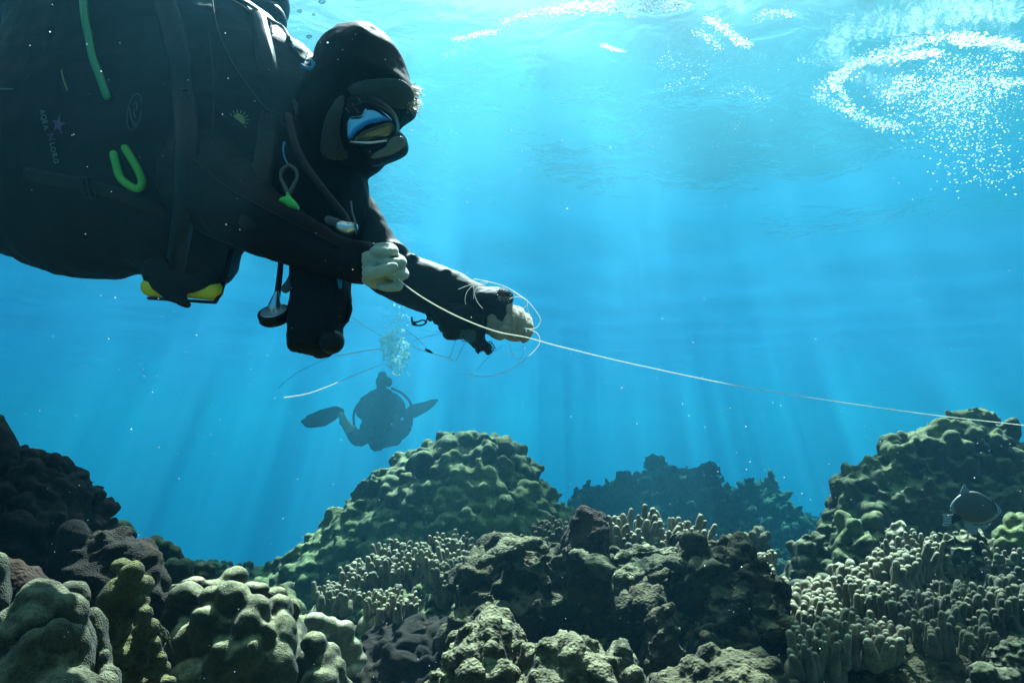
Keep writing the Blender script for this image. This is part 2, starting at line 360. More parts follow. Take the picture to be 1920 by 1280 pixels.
def mats():
    M['green'] = coral_mat('green_coral', (.040, .040, .040), (.075, .13, .06), (.18, .23, .08), 4.2, tip=(.32, .37, .20))
    M['grey'] = coral_mat('grey_green_coral', (.045, .055, .040), (.075, .085, .06), (.12, .125, .085), 5, tip=(.19, .20, .145))
    M['brown'] = coral_mat('brown_green_coral', (.055, .042, .048), (.085, .090, .060), (.20, .24, .09), 4.5, tip=(.27, .31, .17))
    M['olive'] = coral_mat('olive_coral', (.06, .065, .022), (.10, .10, .035), (.16, .15, .055), 7, tip=(.22, .21, .09))
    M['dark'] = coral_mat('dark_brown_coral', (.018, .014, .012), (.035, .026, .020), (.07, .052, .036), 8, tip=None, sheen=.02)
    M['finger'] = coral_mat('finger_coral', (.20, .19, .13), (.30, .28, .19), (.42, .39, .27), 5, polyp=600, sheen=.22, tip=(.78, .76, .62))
    M['finger_dark'] = coral_mat('shaded_finger_coral', (.10, .10, .08), (.17, .17, .12), (.24, .23, .165), 5, polyp=600, sheen=.15, tip=(.28, .29, .22))  # darker copy of the finger coral, its shade put into the colours
    M['pale'] = coral_mat('lit_crest_coral', (.036, .042, .022), (.065, .070, .04), (.10, .105, .06), 5, tip=(.42, .42, .30), bump=.6)  # lit crest and dim face put into the tip and base colours
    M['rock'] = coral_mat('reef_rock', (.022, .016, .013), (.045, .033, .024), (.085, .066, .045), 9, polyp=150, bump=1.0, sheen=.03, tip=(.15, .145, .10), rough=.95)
    M['turf'] = coral_mat('turf_covered_rock', (.05, .042, .03), (.09, .085, .06), (.15, .15, .105), 14, polyp=180, bump=1.0, sheen=.05, tip=(.23, .235, .17), rough=.95)
    M['red'] = coral_mat('red_crusted_rock', (.03, .018, .016), (.06, .035, .028), (.11, .07, .045), 9, polyp=150, bump=.8, sheen=.1, rough=.95)
    M['far'] = coral_mat('far_coral', (.03, .05, .035), (.05, .08, .05), (.10, .13, .08), 3, polyp=60, bump=.6, sheen=.1)
    M['bed'] = coral_mat('seabed', (.03, .03, .022), (.06, .06, .042), (.13, .13, .09), 5, polyp=90, bump=1.0, sheen=.05, tip=(.20, .20, .14), rough=.95)
mats()

def translucent(name, col, mixf=.6, clear=0.0):
    m = bpy.data.materials.new(name); m.use_nodes = True; t = m.node_tree; t.nodes.clear(); N = t.nodes.new; L = t.links.new
    o = N('ShaderNodeOutputMaterial'); a = N('ShaderNodeBsdfTranslucent'); a.inputs[0].default_value = (*col, 1); b = N('ShaderNodeBsdfDiffuse'); b.inputs[0].default_value = (*col, 1)
    g_ = N('ShaderNodeBsdfGlossy'); g_.inputs[1].default_value = .15; m1 = N('ShaderNodeMixShader'); m1.inputs[0].default_value = mixf; L(b.outputs[0], m1.inputs[1]); L(a.outputs[0], m1.inputs[2])
    m2 = N('ShaderNodeMixShader'); m2.inputs[0].default_value = .15; L(m1.outputs[0], m2.inputs[1]); L(g_.outputs[0], m2.inputs[2])
    tp = N('ShaderNodeBsdfTransparent'); m3 = N('ShaderNodeMixShader'); m3.inputs[0].default_value = 1 - clear; L(tp.outputs[0], m3.inputs[1]); L(m2.outputs[0], m3.inputs[2]); L(m3.outputs[0], o.inputs[0]); return m

# ------------------------------------------------------------ seabed
def bed_z(x, y):
    r = 1 / (1 + math.exp(-(y - 5.2) * 1.3)); lx = 1 / (1 + math.exp((x + .4) * 3))
    z = -.62 - .10 * y * (y < 99) * .5 + .10 * (x > 0) * min(x, 2) - .25 * lx
    z = z * (1 - r) + (-3.6 - .38 * max(y - 6, 0)) * r
    return z + .07 * mn.fractal(Vector((x * 1.7, y * 1.7, 0)), .9, 2.1, 5)
def seabed():
    nx, ny = 240, 240
    xs = np.sinh(np.linspace(-1, 1, nx) * 3.6) / np.sinh(3.6) * 54; ys = np.linspace(0, 1, ny) ** 2.2 * 64 - 4
    V = [(x, y, bed_z(x, y)) for y in ys for x in xs]; i = np.arange(nx * ny).reshape(ny, nx)
    F = np.stack([i[:-1, :-1], i[:-1, 1:], i[1:, 1:], i[1:, :-1]], -1).reshape(-1, 4)
    link('seabed', mesh(V, F), M['bed'], kind='structure', label='dark rubble seabed under the reef, dropping away into blue water')
seabed()

# ------------------------------------------------------------ reef: one object per coral head or rock
def thing(name, me, m, label, cat, group=None):
    return link(name, me, M[m] if isinstance(m, str) else m, None, None, label=label, cat=cat, group=group)

thing('coral_mound', knobby([(490, 1085), (540, 1050), (600, 992), (650, 940), (700, 893), (760, 848), (800, 828), (850, 808), (900, 812), (935, 808), (955, 838), (985, 855),
      (1010, 890), (1035, 920), (1060, 960), (1078, 1010), (1090, 1085)], 3.6, .62, -1.05, 900, .018, .056, .0098, 1, gap=.52, kids=4), 'green',
      'tall pyramid-shaped green lobed coral mound rising in the middle of the reef', 'coral')
thing('coral_mound', knobby([(1470, 1150), (1500, 1050), (1560, 965), (1580, 930), (1600, 862), (1640, 848), (1672, 842), (1684, 812), (1720, 800), (1750, 785), (1790, 770), (1832, 762), (1868, 766),
      (1875, 800), (1890, 848), (1925, 866), (1990, 890), (2080, 960), (2140, 1080)], 2.8, .27, -.75, 800, .014, .048, .0074, 2, gap=.50, kids=4, kid=.48), 'brown',
      'big lobed brown-green coral mound behind the fish, cut by the frame edge', 'coral')
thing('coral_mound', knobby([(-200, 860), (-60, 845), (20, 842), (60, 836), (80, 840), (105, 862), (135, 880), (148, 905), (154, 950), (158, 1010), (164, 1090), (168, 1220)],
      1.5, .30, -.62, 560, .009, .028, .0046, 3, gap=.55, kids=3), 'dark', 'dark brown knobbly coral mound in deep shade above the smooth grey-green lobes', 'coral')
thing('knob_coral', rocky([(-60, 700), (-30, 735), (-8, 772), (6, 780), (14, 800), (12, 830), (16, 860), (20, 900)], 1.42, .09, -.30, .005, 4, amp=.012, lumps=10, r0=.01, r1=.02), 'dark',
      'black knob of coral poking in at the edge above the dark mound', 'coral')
thing('reef_rock', rocky([(150, 1120), (166, 1005), (180, 985), (215, 984), (243, 1002), (270, 1004), (286, 1030), (299, 1062), (310, 1110), (312, 1190), (314, 1240)], 1.33, .13, -.55, .0055, 5, amp=.020, sc=9, lumps=26, r0=.015, r1=.035), 'dark',
      'black upright rock column with a thin sunlit edge beside the pale-topped coral', 'rock')

def blobs(L_, y, dy=.0, voxel=.005, seed=0, smooth=3, sub=3, extra=None):
    """Explicit lobes: (px, py, rx_px, rz_px[, nearer by metres[, tilt deg]])."""
    s = Soup()
    for b in L_:
        px, py, rx, rz = b[:4]; off = b[4] if len(b) > 4 else 0.0; tl = R(b[5]) if len(b) > 5 else 0.0
        c = at_y(px, py, y - off); k = (y - off) / FPX; Rm = np.array(Matrix.Rotation(tl, 3, 'Y'))
        s.ell(c, (rx * k, max(rx * k, min(rz * k, rx * k * 1.2)), rz * k), Rm, sub)
    if extra: extra(s)
    me = fuse(s, voxel, smooth)
    return displace(me, lambda co, no: fbm(co, 14, 3, seed) * .0050 + ridged(co, 28, 3, seed) * .0016 + fbm(co, 60, 2, seed) * .0012)

thing('lobed_coral', blobs([(78, 1132, 46, 42), (128, 1150, 34, 38), (48, 1180, 36, 40, .04), (18, 1225, 40, 60, .05), (100, 1225, 62, 80, .0), (138, 1235, 30, 62, .06), (70, 1260, 60, 60, .08), (20, 1290, 70, 50, .09),
      (120, 1300, 60, 40, .10), (60, 1215, 26, 34, .09), (110, 1190, 24, 30, .08), (15, 1175, 26, 34, .02)], .98, seed=6, voxel=.0045), 'grey',
      'smooth grey-green coral with big rounded lobes in the near corner', 'coral')
thing('pillar_coral', blobs([(172, 1170, 19, 30), (176, 1215, 23, 60), (182, 1262, 26, 60), (196, 1245, 13, 30, .02), (204, 1290, 22, 40, .03)], 1.02, seed=7, voxel=.0045), 'grey',
      'slim grey-green coral pillar with a rounded top beside the big corner lobes', 'coral')
thing('pillar_coral', blobs([(196, 1287, 22, 26, .1), (180, 1300, 30, 24, .1)], 1.0, seed=8), 'grey', 'small round grey coral knob at the foot of the slim pillar', 'coral')
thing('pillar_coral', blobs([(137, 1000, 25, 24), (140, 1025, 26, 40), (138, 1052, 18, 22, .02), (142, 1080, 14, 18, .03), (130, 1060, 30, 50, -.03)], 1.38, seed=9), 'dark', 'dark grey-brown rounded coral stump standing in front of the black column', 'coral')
thing('pillar_coral', blobs([(146, 1120, 19, 26), (140, 1150, 22, 44), (128, 1110, 14, 16)], 1.22, seed=10), 'grey', 'small dim grey stump just above the slim pillar', 'coral')
thing('reef_rock', rocky([(-60, 1020), (0, 1022), (30, 1035), (60, 1055), (85, 1078), (100, 1100), (108, 1140), (112, 1230)], 1.12, .10, -.50, .005, 11, amp=.014, sc=10, lumps=16, r0=.01, r1=.025), 'red',
      'reddish crusted rock slab sloping down behind the big corner lobes', 'rock')
thing('knob_coral', blobs([(-8, 1078, 22, 40), (-16, 1120, 30, 50)], 1.0, seed=12), 'grey', 'grey coral lobe cut by the edge beside the reddish slab', 'coral')

# the stepped, knobbly olive column in front of the black one
def olive_column():
    rng = np.random.default_rng(13); L_ = []
    for k, (py, x0, x1) in enumerate([(1072, 224, 250), (1098, 226, 262), (1125, 222, 266), (1152, 214, 268), (1180, 208, 284), (1206, 204, 292), (1232, 208, 300), (1256, 214, 306), (1282, 218, 312)]):
        for x in np.linspace(x0, x1, 3 + (k > 3)): L_.append((x + rng.normal(0, 3), py + rng.normal(0, 4), 13 + rng.random() * 7, 13 + rng.random() * 7, rng.random() * .03))
        L_.append(((x0 + x1) / 2, py + 10, (x1 - x0) * .42, 24, -.02))
    L_ += [(216, 1130, 30, 46, .02), (205, 1180, 22, 32, .03)]
    return blobs(L_, 1.2, voxel=.0042, seed=13, smooth=2)
thing('stepped_coral', olive_column(), 'olive', 'yellow-olive column of stacked round coral knobs in front of the black rock', 'coral')

# coral with sharp shelves, its sunlit top and dim face put into the colour
def shelf():
    s = Soup(); S, xr = core([(306, 1180), (312, 1112), (330, 1098), (362, 1088), (400, 1096), (432, 1088), (462, 1090), (500, 1106), (530, 1122), (552, 1160), (566, 1200), (574, 1260), (580, 1300)], 1.45, .17, -.62, s, inset=.022, p=3.2, q=2.2)
    k = 1.45 / FPX; rng = np.random.default_rng(14)
    for px, py, rx, rz, off in [(440, 1082, 22, 17, 0), (408, 1098, 26, 12, .02), (362, 1094, 24, 14, .05), (325, 1106, 18, 17, .05), (480, 1103, 26, 16, .06), (515, 1118, 24, 20, .02), (545, 1150, 18, 26, .0),
                               (352, 1120, 28, 20, .13), (400, 1128, 24, 22, .15), (440, 1122, 30, 30, .16), (478, 1142, 26, 26, .17), (520, 1150, 26, 30, .12), (330, 1160, 24, 30, .14), (465, 1180, 30, 34, .19),
                               (400, 1190, 40, 50, .17), (350, 1220, 34, 50, .17), (530, 1200, 30, 44, .15), (440, 1245, 46, 44, .20), (510, 1260, 40, 50, .18), (370, 1280, 44, 34, .20), (330, 1275, 26, 40, .18),
                               (470, 1225, 22, 26, .22), (415, 1225, 20, 24, .22), (375, 1160, 20, 20, .19), (500, 1190, 16, 20, .20)]:
        s.ell(at_y(px, py, 1.45 - off), (rx * k, rx * k * .9, rz * k), None, 3)
    me = fuse(s, .0052, 3)
    return displace(me, lambda co, no: fbm(co, 11, 3, 14) * .009 + fbm(co, 50, 2, 14) * .0012)
thing('lobed_coral', shelf(), 'pale', 'broad coral head with a bright sunlit scalloped top and dim olive face', 'coral')
thing('lobed_coral', blobs([(590, 1208, 24, 22, .03), (600, 1240, 30, 34, .02), (620, 1226, 18, 24), (632, 1262, 18, 26, .02), (600, 1285, 36, 34, .05), (648, 1292, 16, 20), (575, 1255, 24, 40, .0)], 1.4, seed=15), 'pale',
      'low stepped pale-rimmed lobes at the foot of the broad sunlit-topped head', 'coral')
for L_, y, m_, lab in [
    ([(164, 984, 17, 12), (150, 990, 18, 14), (178, 990, 12, 12)], 1.85, 'pale', 'sunlit pale cap peeping over the black rock, beside the dark mound'),
    ([(226, 992, 21, 16), (214, 1000, 20, 14), (240, 1002, 14, 14)], 1.8, 'green', 'sunlit greenish dome behind the top of the black column'),
    ([(292, 1018, 15, 14), (310, 1024, 14, 13), (325, 1034, 13, 12), (332, 1048, 12, 12), (305, 1045, 30, 26, -.05), (288, 1040, 14, 18)], 2.1, 'green', 'small cluster of round green knobs just beyond the black column'),
    ([(322, 1062, 14, 18, .02), (345, 1065, 16, 19, .02), (335, 1080, 26, 22), (312, 1076, 14, 20), (300, 1065, 10, 14)], 1.75, 'green', 'pair of rounded green humps behind the broad sunlit-topped head'),
    ([(374, 1068, 12, 12), (388, 1064, 9, 10), (398, 1072, 8, 12), (384, 1080, 18, 14)], 2.0, 'pale', 'little pale bumpy coral between the green humps and the sunlit top')]:
    thing('knob_coral', blobs(L_, y, seed=int(y * 100)), m_, lab, 'coral')

def small_clump(px0, px1, py, y, seed, r=.02, n=30, hgt=.05, name='coral_clump'):
    rng = np.random.default_rng(seed); s = Soup()
    for _ in range(n):
        px = rng.uniform(px0, px1); c = at_y(px, py + rng.uniform(-4, 10), y + rng.uniform(-.12, .12)); q = r * rng.uniform(.6, 1.3)
        s.ell(c, (q, q, q * rng.uniform(1, 1.6)), None, 2)
    a = at_y((px0 + px1) / 2, py + 16, y); s.ell(a, ((px1 - px0) / 2 * y / FPX, .15, hgt), None, 3)
    return fuse(s, r * .28, 2)
thing('coral_clump', small_clump(345, 430, 1056, 4.2, 20), 'green', 'low line of small hazy corals nearest the green cluster, on the horizon of the gap', 'coral')
thing('coral_clump', small_clump(430, 535, 1060, 4.8, 21), 'green', 'low hazy corals at the foot of the pyramid-shaped mound', 'coral')

thing('coral_slope', knobby([(60, 1180), (140, 1060), (200, 1030), (280, 1062), (340, 1086), (400, 1086), (480, 1100), (560, 1130), (620, 1180), (700, 1260)], 1.95, .32, -1.15, 200, .018, .040, .009, 27), 'green',
      'green lobed slope showing in slivers behind the broad sunlit-topped coral', 'coral')
thing('coral_slope', knobby([(260, 1150), (330, 1075), (400, 1070), (480, 1072), (560, 1074), (640, 1100)], 4.4, .45, -1.9, 120, .025, .05, .016, 28), 'green',
      'hazy low slope closing the gap under the distant small corals', 'coral')
# lumpy slope between the mound and the near corals
thing('coral_slope', knobby([(545, 1190), (590, 1150), (640, 1120), (680, 1095), (730, 1080), (790, 1075), (850, 1070), (890, 1080), (905, 1160)], 2.5, .42, -.80, 260, .018, .040, .007, 22), 'green',
      'lumpy green coral slope between the pyramid-shaped mound and the finger corals', 'coral')
thing('coral_slope', knobby([(640, 1290), (655, 1220), (690, 1165), (720, 1150), (760, 1152), (800, 1150), (850, 1150), (885, 1165), (900, 1250)], 1.95, .28, -.72, 150, .016, .042, .006, 23, tall=1.0), 'dark',
      'dark rounded coral hump below the pale finger corals', 'coral')
thing('lobed_coral', blobs([(560, 1178, 15, 15), (592, 1160, 20, 14), (575, 1190, 22, 20), (620, 1172, 16, 16), (612, 1196, 26, 22), (648, 1182, 18, 18), (640, 1205, 20, 18), (665, 1212, 14, 16), (675, 1240, 14, 16), (650, 1236, 30, 30, -.02),
      (690, 1262, 12, 16), (668, 1268, 26, 30)], 1.8, seed=24, voxel=.006), 'finger', 'pale-rimmed scalloped lobes stepping down from the sunlit-topped head', 'coral')

# central rock group
thing('reef_rock', rocky([(862, 1180), (880, 1090), (892, 1046), (912, 1022), (940, 1008), (985, 1002), (1010, 998), (1045, 1010), (1100, 1032), (1150, 1040), (1200, 1030), (1250, 1034), (1290, 1042), (1340, 1050), (1380, 1080), (1400, 1140), (1420, 1240)],
      1.95, .34, -.80, .0068, 30, amp=.066, sc=5.5, lumps=110, r0=.025, r1=.075), 'rock', 'wide dark brown rock mass with pale turf along its crest', 'rock')
thing('reef_rock', rocky([(1052, 1070), (1060, 1000), (1072, 965), (1092, 953), (1112, 955), (1128, 966), (1134, 1000), (1136, 1070)], 1.86, .09, -.46, .0055, 31, amp=.016, sc=11, lumps=16, r0=.012, r1=.03), 'red',
      'dark stubby rock pillar standing up from the brown crest before the upright fingers', 'rock')
thing('reef_rock', rocky([(1262, 1130), (1272, 1040), (1284, 1000), (1306, 986), (1336, 998), (1366, 1012), (1398, 1030), (1424, 1062), (1446, 1110), (1452, 1180), (1474, 1240), (1490, 1300)], 1.75, .26, -.75, .0055, 32, amp=.050, sc=7, lumps=120, r0=.014, r1=.050), 'rock',
      'rugged reddish-brown rock with a steep face below the pale stump coral', 'rock')
def ledge(pts, y, w, seed, m_, lab, th=.5):
    s = Soup(); P = [at_y(a, b, y - (c if True else 0)) for a, b, c in pts]; s.tube(ctrl(P, 7), w, 12, flat=((0, 0, 1), th))
    me = fuse(s, .0045, 1); me = displace(me, lambda co, no: fbm(co, 16, 4, seed) * .014 + fbm(co, 60, 3, seed) * .003)
    return thing('ledge_rock', me, m_, lab, 'rock')
ledge([(1060, 1030, .06), (1085, 1038, .12), (1105, 1046, .2), (1130, 1062, .24), (1150, 1072, .26), (1165, 1068, .26)], 1.9, [.012, .026, .03, .028, .018, .008], 33, 'turf', 'curling turf-covered ledge at the middle of the brown crest')
ledge([(1160, 1048, .2), (1190, 1034, .14), (1230, 1034, .12), (1270, 1040, .12), (1310, 1052, .12)], 1.88, [.014, .026, .03, .028, .016], 34, 'turf', 'long pale turf ledge below the upright finger corals')
ledge([(1155, 1110, .32), (1170, 1082, .30), (1200, 1068, .26), (1240, 1055, .22), (1280, 1062, .2), (1300, 1080, .2)], 1.88, [.012, .026, .03, .024, .02, .012], 35, 'turf', 'arched turf ledge below the long pale one')
ledge([(900, 1060, .16), (930, 1038, .16), (965, 1022, .12), (1000, 1018, .1), (1020, 1030, .12)], 1.92, [.012, .03, .036, .03, .016], 36, 'turf', 'pale lit shoulder ledge near the fingers on the crest of the brown rock')
thing('reef_rock', rocky([(770, 1330), (800, 1275), (835, 1228), (868, 1190), (900, 1150), (928, 1128), (948, 1140), (972, 1172), (996, 1198), (990, 1235), (1000, 1280), (1010, 1330)], 1.18, .15, -.46, .0045, 37, amp=.020, sc=13, lumps=50, r0=.008, r1=.026), 'turf',
      'small pointed rock like a mountain peak, covered in pale turf', 'rock')
thing('reef_rock', rocky([(950, 1330), (968, 1270), (990, 1228), (1030, 1200), (1062, 1190), (1100, 1194), (1130, 1212), (1148, 1245), (1160, 1290), (1166, 1330)], 1.08, .13, -.44, .0045, 38, amp=.018, sc=14, lumps=50, r0=.008, r1=.026), 'turf',
      'rounded pale turf-covered boulder at the bottom beside the pointed rock', 'rock')
thing('reef_rock', rocky([(1132, 1260), (1142, 1215), (1160, 1190), (1178, 1196), (1190, 1225), (1188, 1260)], 1.3, .06, -.46, .0045, 39, amp=.010, sc=18, lumps=16, r0=.006, r1=.016), 'turf',
      'little turf-capped rock knob between the boulder and the dark rock face', 'rock')
thing('reef_rock', rocky([(1165, 1330), (1172, 1260), (1190, 1235), (1208, 1250), (1214, 1330)], 1.2, .05, -.46, .0045, 40, amp=.010, sc=18, lumps=14, r0=.006, r1=.014), 'turf', 'low rough stone at the bottom just beside the rounded boulder', 'rock')
thing('reef_rock', rocky([(1204, 1260), (1212, 1180), (1226, 1142), (1246, 1124), (1260, 1132), (1264, 1180), (1270, 1260)], 1.5, .07, -.52, .005, 41, amp=.012, sc=15, lumps=20, r0=.008, r1=.02), 'rock', 'narrow upright rock fin with a sunlit tip on the dark face', 'rock')
thing('reef_rock', rocky([(1200, 1340), (1230, 1270), (1300, 1235), (1370, 1215), (1430, 1225), (1480, 1260), (1530, 1330)], 1.3, .14, -.50, .005, 42, amp=.022, sc=10, lumps=40, r0=.01, r1=.03), 'rock', 'low dark rock apron along the bottom of the frame', 'rock')

# the sloping reef under the finger corals on the right
thing('reef_rock', knobby([(1400, 1240), (1440, 1160), (1480, 1115), (1530, 1090), (1600, 1085), (1690, 1068), (1780, 1055), (1880, 1045), (1990, 1030), (2120, 1040)], 2.25, .45, -.85, 330, .018, .045, .0075, 43, tall=1.1), 'finger_dark',
      'lumpy reef slope carrying the finger corals below the fish', 'rock')
thing('reef_rock', rocky([(1430, 1340), (1480, 1262), (1560, 1240), (1650, 1230), (1740, 1215), (1830, 1205), (1930, 1190), (2060, 1180)], 1.55, .25, -.70, .006, 44, amp=.026, sc=9, lumps=80, r0=.012, r1=.035), 'rock',
      'dark broken rock bank under the nearest finger corals', 'rock')

def patch(px0, px1, pyA, pyB, y, n, seed, dy=.12):
    """n base points over an oval patch seen between these pixels; the far side stands higher."""
    rng = np.random.default_rng(seed); out = []
    while len(out) < n:
        u, v = rng.uniform(-1, 1, 2)
        if u * u + v * v > 1: continue
        p = at_y((px0 + px1) / 2 + u * (px1 - px0) / 2, (pyA + pyB) / 2 - v * (pyB - pyA) / 2, y + v * dy)
        if all((p - q).length > 0.0100 * (y / 1.6) ** .3 for q in out) or rng.random() < .02: out.append(p)
    return out
FC = [ # px0, px1, pyTopOfBases, pyBottom, dist, n, radius, (hmin,hmax), material, label
    (1128, 1232, 1015, 1062, 2.15, 34, .0145, (.085, .15), 'finger', 'tallest upright finger corals, beside the stubby dark pillar on the crest'),
    (1215, 1325, 1015, 1062, 2.2, 34, .0135, (.07, .13), 'finger', 'upright finger corals beside the rugged reddish rock, shorter than their neighbours'),
    (1000, 1066, 1000, 1030, 2.3, 16, .013, (.05, .085), 'finger_dark', 'few dim short fingers at the shoulder of the brown rock'),
    (690, 800, 1045, 1100, 2.5, 44, .014, (.05, .09), 'finger', 'pale finger corals lower down the slope before the pyramid-shaped mound'),
    (790, 895, 1030, 1090, 2.45, 44, .014, (.06, .10), 'finger', 'pale finger corals beside the brown rock, highest on the middle slope'),
    (590, 690, 1105, 1140, 2.4, 26, .012, (.03, .06), 'finger', 'short pale finger corals farthest down the middle slope'),
    (680, 780, 1125, 1160, 2.1, 24, .011, (.035, .065), 'finger', 'tight cluster of little fingers on top of the dark rounded hump'),
    (855, 905, 1105, 1150, 1.95, 9, .011, (.05, .10), 'finger_dark', 'thin lone fingers in the shade of the brown rock'),
    (1570, 1650, 1085, 1125, 2.0, 26, .017, (.045, .08), 'finger', 'thick blunt fingers at the low end of the pale bank below the fish'),
    (1640, 1720, 1060, 1110, 2.0, 30, .016, (.06, .105), 'finger', 'thick pale fingers in the middle of the bank, catching the sun'),
    (1680, 1770, 1040, 1075, 2.15, 28, .013, (.06, .11), 'finger', 'slender spiky fingers straight below the fish tail'),
    (1760, 1860, 1045, 1085, 2.2, 30, .0135, (.05, .10), 'finger', 'fingers with bright tips straight below the fish belly'),
    (1850, 1930, 1070, 1130, 1.95, 24, .014, (.045, .09), 'finger_dark', 'dim fingers touching the frame edge below the big mound'),
    (1480, 1580, 1200, 1262, 1.5, 26, .0125, (.05, .10), 'finger', 'nearest finger corals at the foot of the rugged rock'),
    (1545, 1625, 1175, 1232, 1.55, 24, .012, (.06, .10), 'finger', 'close row of tall parallel fingers above the nearest ones'),
    (1610, 1690, 1185, 1235, 1.55, 20, .013, (.045, .075), 'finger', 'bent fingers with swollen tips in the low foreground bank'),
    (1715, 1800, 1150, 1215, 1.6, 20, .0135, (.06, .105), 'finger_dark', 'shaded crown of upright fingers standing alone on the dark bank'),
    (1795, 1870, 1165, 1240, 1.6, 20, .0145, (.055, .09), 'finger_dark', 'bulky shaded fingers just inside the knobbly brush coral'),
    (1405, 1450, 1055, 1095, 2.05, 12, .013, (.04, .07), 'finger', 'small pale fingers behind the shoulder of the rugged reddish rock'),
    (1430, 1520, 1110, 1165, 1.95, 24, .017, (.03, .05), 'finger', 'stubby pale knobs spilling beside the rugged rock face'),
    (1500, 1590, 1100, 1150, 2.05, 24, .018, (.03, .055), 'finger', 'low rounded pale knobs between the stubby ones and the thick fingers'),
    (640, 720, 1075, 1110, 2.5, 30, .013, (.05, .08), 'finger', 'pale finger corals between the pyramid-shaped mound and the dark rounded hump'),
    (820, 885, 1075, 1125, 2.2, 22, .012, (.05, .08), 'finger_dark', 'dim finger corals against the shaded side of the brown rock'),
    (1500, 1580, 1150, 1195, 1.75, 24, .013, (.05, .08), 'finger', 'pale stubby fingers just above the nearest ones, by the rugged rock'),
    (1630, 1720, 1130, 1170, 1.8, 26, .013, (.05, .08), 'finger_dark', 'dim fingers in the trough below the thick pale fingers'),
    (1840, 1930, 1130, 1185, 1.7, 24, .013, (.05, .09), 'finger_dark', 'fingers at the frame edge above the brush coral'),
    (1860, 1940, 1030, 1075, 2.1, 22, .013, (.05, .09), 'finger', 'fingers under the tall green lobes at the frame edge'),
    (1590, 1670, 1120, 1165, 1.85, 24, .014, (.05, .08), 'finger', 'knobbly pale fingers at the toe of the pale bank'),
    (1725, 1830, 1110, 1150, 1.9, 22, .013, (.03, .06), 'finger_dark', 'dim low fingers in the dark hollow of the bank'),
]
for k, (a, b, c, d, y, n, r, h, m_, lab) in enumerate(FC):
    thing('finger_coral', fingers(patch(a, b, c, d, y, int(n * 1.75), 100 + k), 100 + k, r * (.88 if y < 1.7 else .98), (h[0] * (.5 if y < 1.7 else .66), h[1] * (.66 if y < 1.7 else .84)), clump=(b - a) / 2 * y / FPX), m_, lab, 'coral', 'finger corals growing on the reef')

# stumps and odd corals
thing('stump_coral', knobby([(1480, 1090), (1488, 1010), (1500, 996), (1520, 998), (1540, 1012), (1560, 1020), (1572, 1090)], 2.6, .08, -.75, 40, .012, .03, .006, 50), 'pale', 'pale pinkish stump standing in the blue gap against open water', 'coral')
thing('stump_coral', knobby([(1380, 1080), (1388, 1010), (1400, 992), (1420, 980), (1436, 988), (1442, 1030), (1446, 1080)], 2.5, .07, -.70, 40, .012, .03, .006, 51), 'finger_dark', 'dim mushroom-shaped stump in front of the hazy far reef', 'coral')
thing('stump_coral', knobby([(1655, 1060), (1664, 1010), (1676, 975), (1690, 965), (1702, 985), (1712, 1020), (1722, 1060)], 2.3, .07, -.62, 40, .012, .028, .006, 52), 'finger', 'cone-shaped knobbly stump with sunlit tips, between the mound and the slender fingers', 'coral')
thing('stump_coral', knobby([(1560, 1090), (1568, 1010), (1590, 968), (1620, 962), (1650, 975), (1670, 1010), (1690, 1080)], 2.45, .14, -.70, 80, .016, .04, .007, 53, tall=1.6), 'green', 'dark buttress of tall lobes at the base of the big mound near the gap', 'coral')
thing('lobed_coral', knobby([(1740, 1040), (1752, 1010), (1790, 990), (1830, 985), (1850, 1000), (1860, 1040)], 2.15, .07, -.5, 70, .010, .022, .0045, 54), 'pale', 'bright bumpy coral lump right under the fish', 'coral')
thing('lobed_coral', knobby([(1848, 1060), (1860, 1020), (1880, 985), (1905, 968), (1930, 960), (1960, 980), (1980, 1060)], 2.1, .1, -.5, 60, .016, .034, .006, 55, tall=1.6), 'green', 'tall rounded green lobes behind the fish head at the edge', 'coral')
def brush():
    rng = np.random.default_rng(56); s = Soup(); c0 = at_y(1912, 1262, 1.35)
    for _ in range(520):
        d = rng.normal(0, 1, 3); d[2] = abs(d[2]) * .8 + .1; d /= np.linalg.norm(d); q = .055 * rng.uniform(.7, 1.05)
        p = np.array(c0[:]) + d * q * np.array([1.0, .8, 1.0]); s.ell(p, .0042 * rng.uniform(.7, 1.4), None, 1)
        if rng.random() < .25: s.tube([np.array(c0[:]) + d * q * .5, p], [.006, .005], 6)
    s.ell(c0, (.045, .04, .045), None, 3); s.ell(at_y(1915, 1300, 1.35), (.05, .05, .05), None, 3)
    return fuse(s, .0028, 0)
thing('brush_coral', brush(), 'pale', 'crumbly pale brush coral in the bottom corner', 'coral')
thing('sponge', displace(blobs([(1842, 1262, 22, 18), (1866, 1270, 26, 14), (1892, 1268, 18, 12), (1850, 1290, 34, 20)], 1.28, seed=57, voxel=.003), lambda co, no: fbm(co, 90, 3, 5) * .003), 'pale', 'fuzzy pale blob of sponge beside the brush coral', 'sponge')
# torn net scrap on the black column
def scrap():
    rng = np.random.default_rng(58); s = Soup()
    A = [at_y(300 + rng.uniform(-4, 6), 1165 + rng.uniform(0, 20), 1.17) for _ in range(8)]; B = [at_y(304 + 24 * rng.random(), 1200 + 30 * rng.random(), 1.16) for _ in range(8)]
    for _ in range(26):
        a, b = A[rng.integers(8)], B[rng.integers(8)]; m_ = (a + b) / 2 + Vector(rng.normal(0, .003, 3)); s.tube(ctrl([a, m_, b], 4), .0005, 5)
    return s.mesh()
thing('algae_tuft', scrap(), 'turf', 'thin stringy brown tuft hanging off the black column', 'algae')

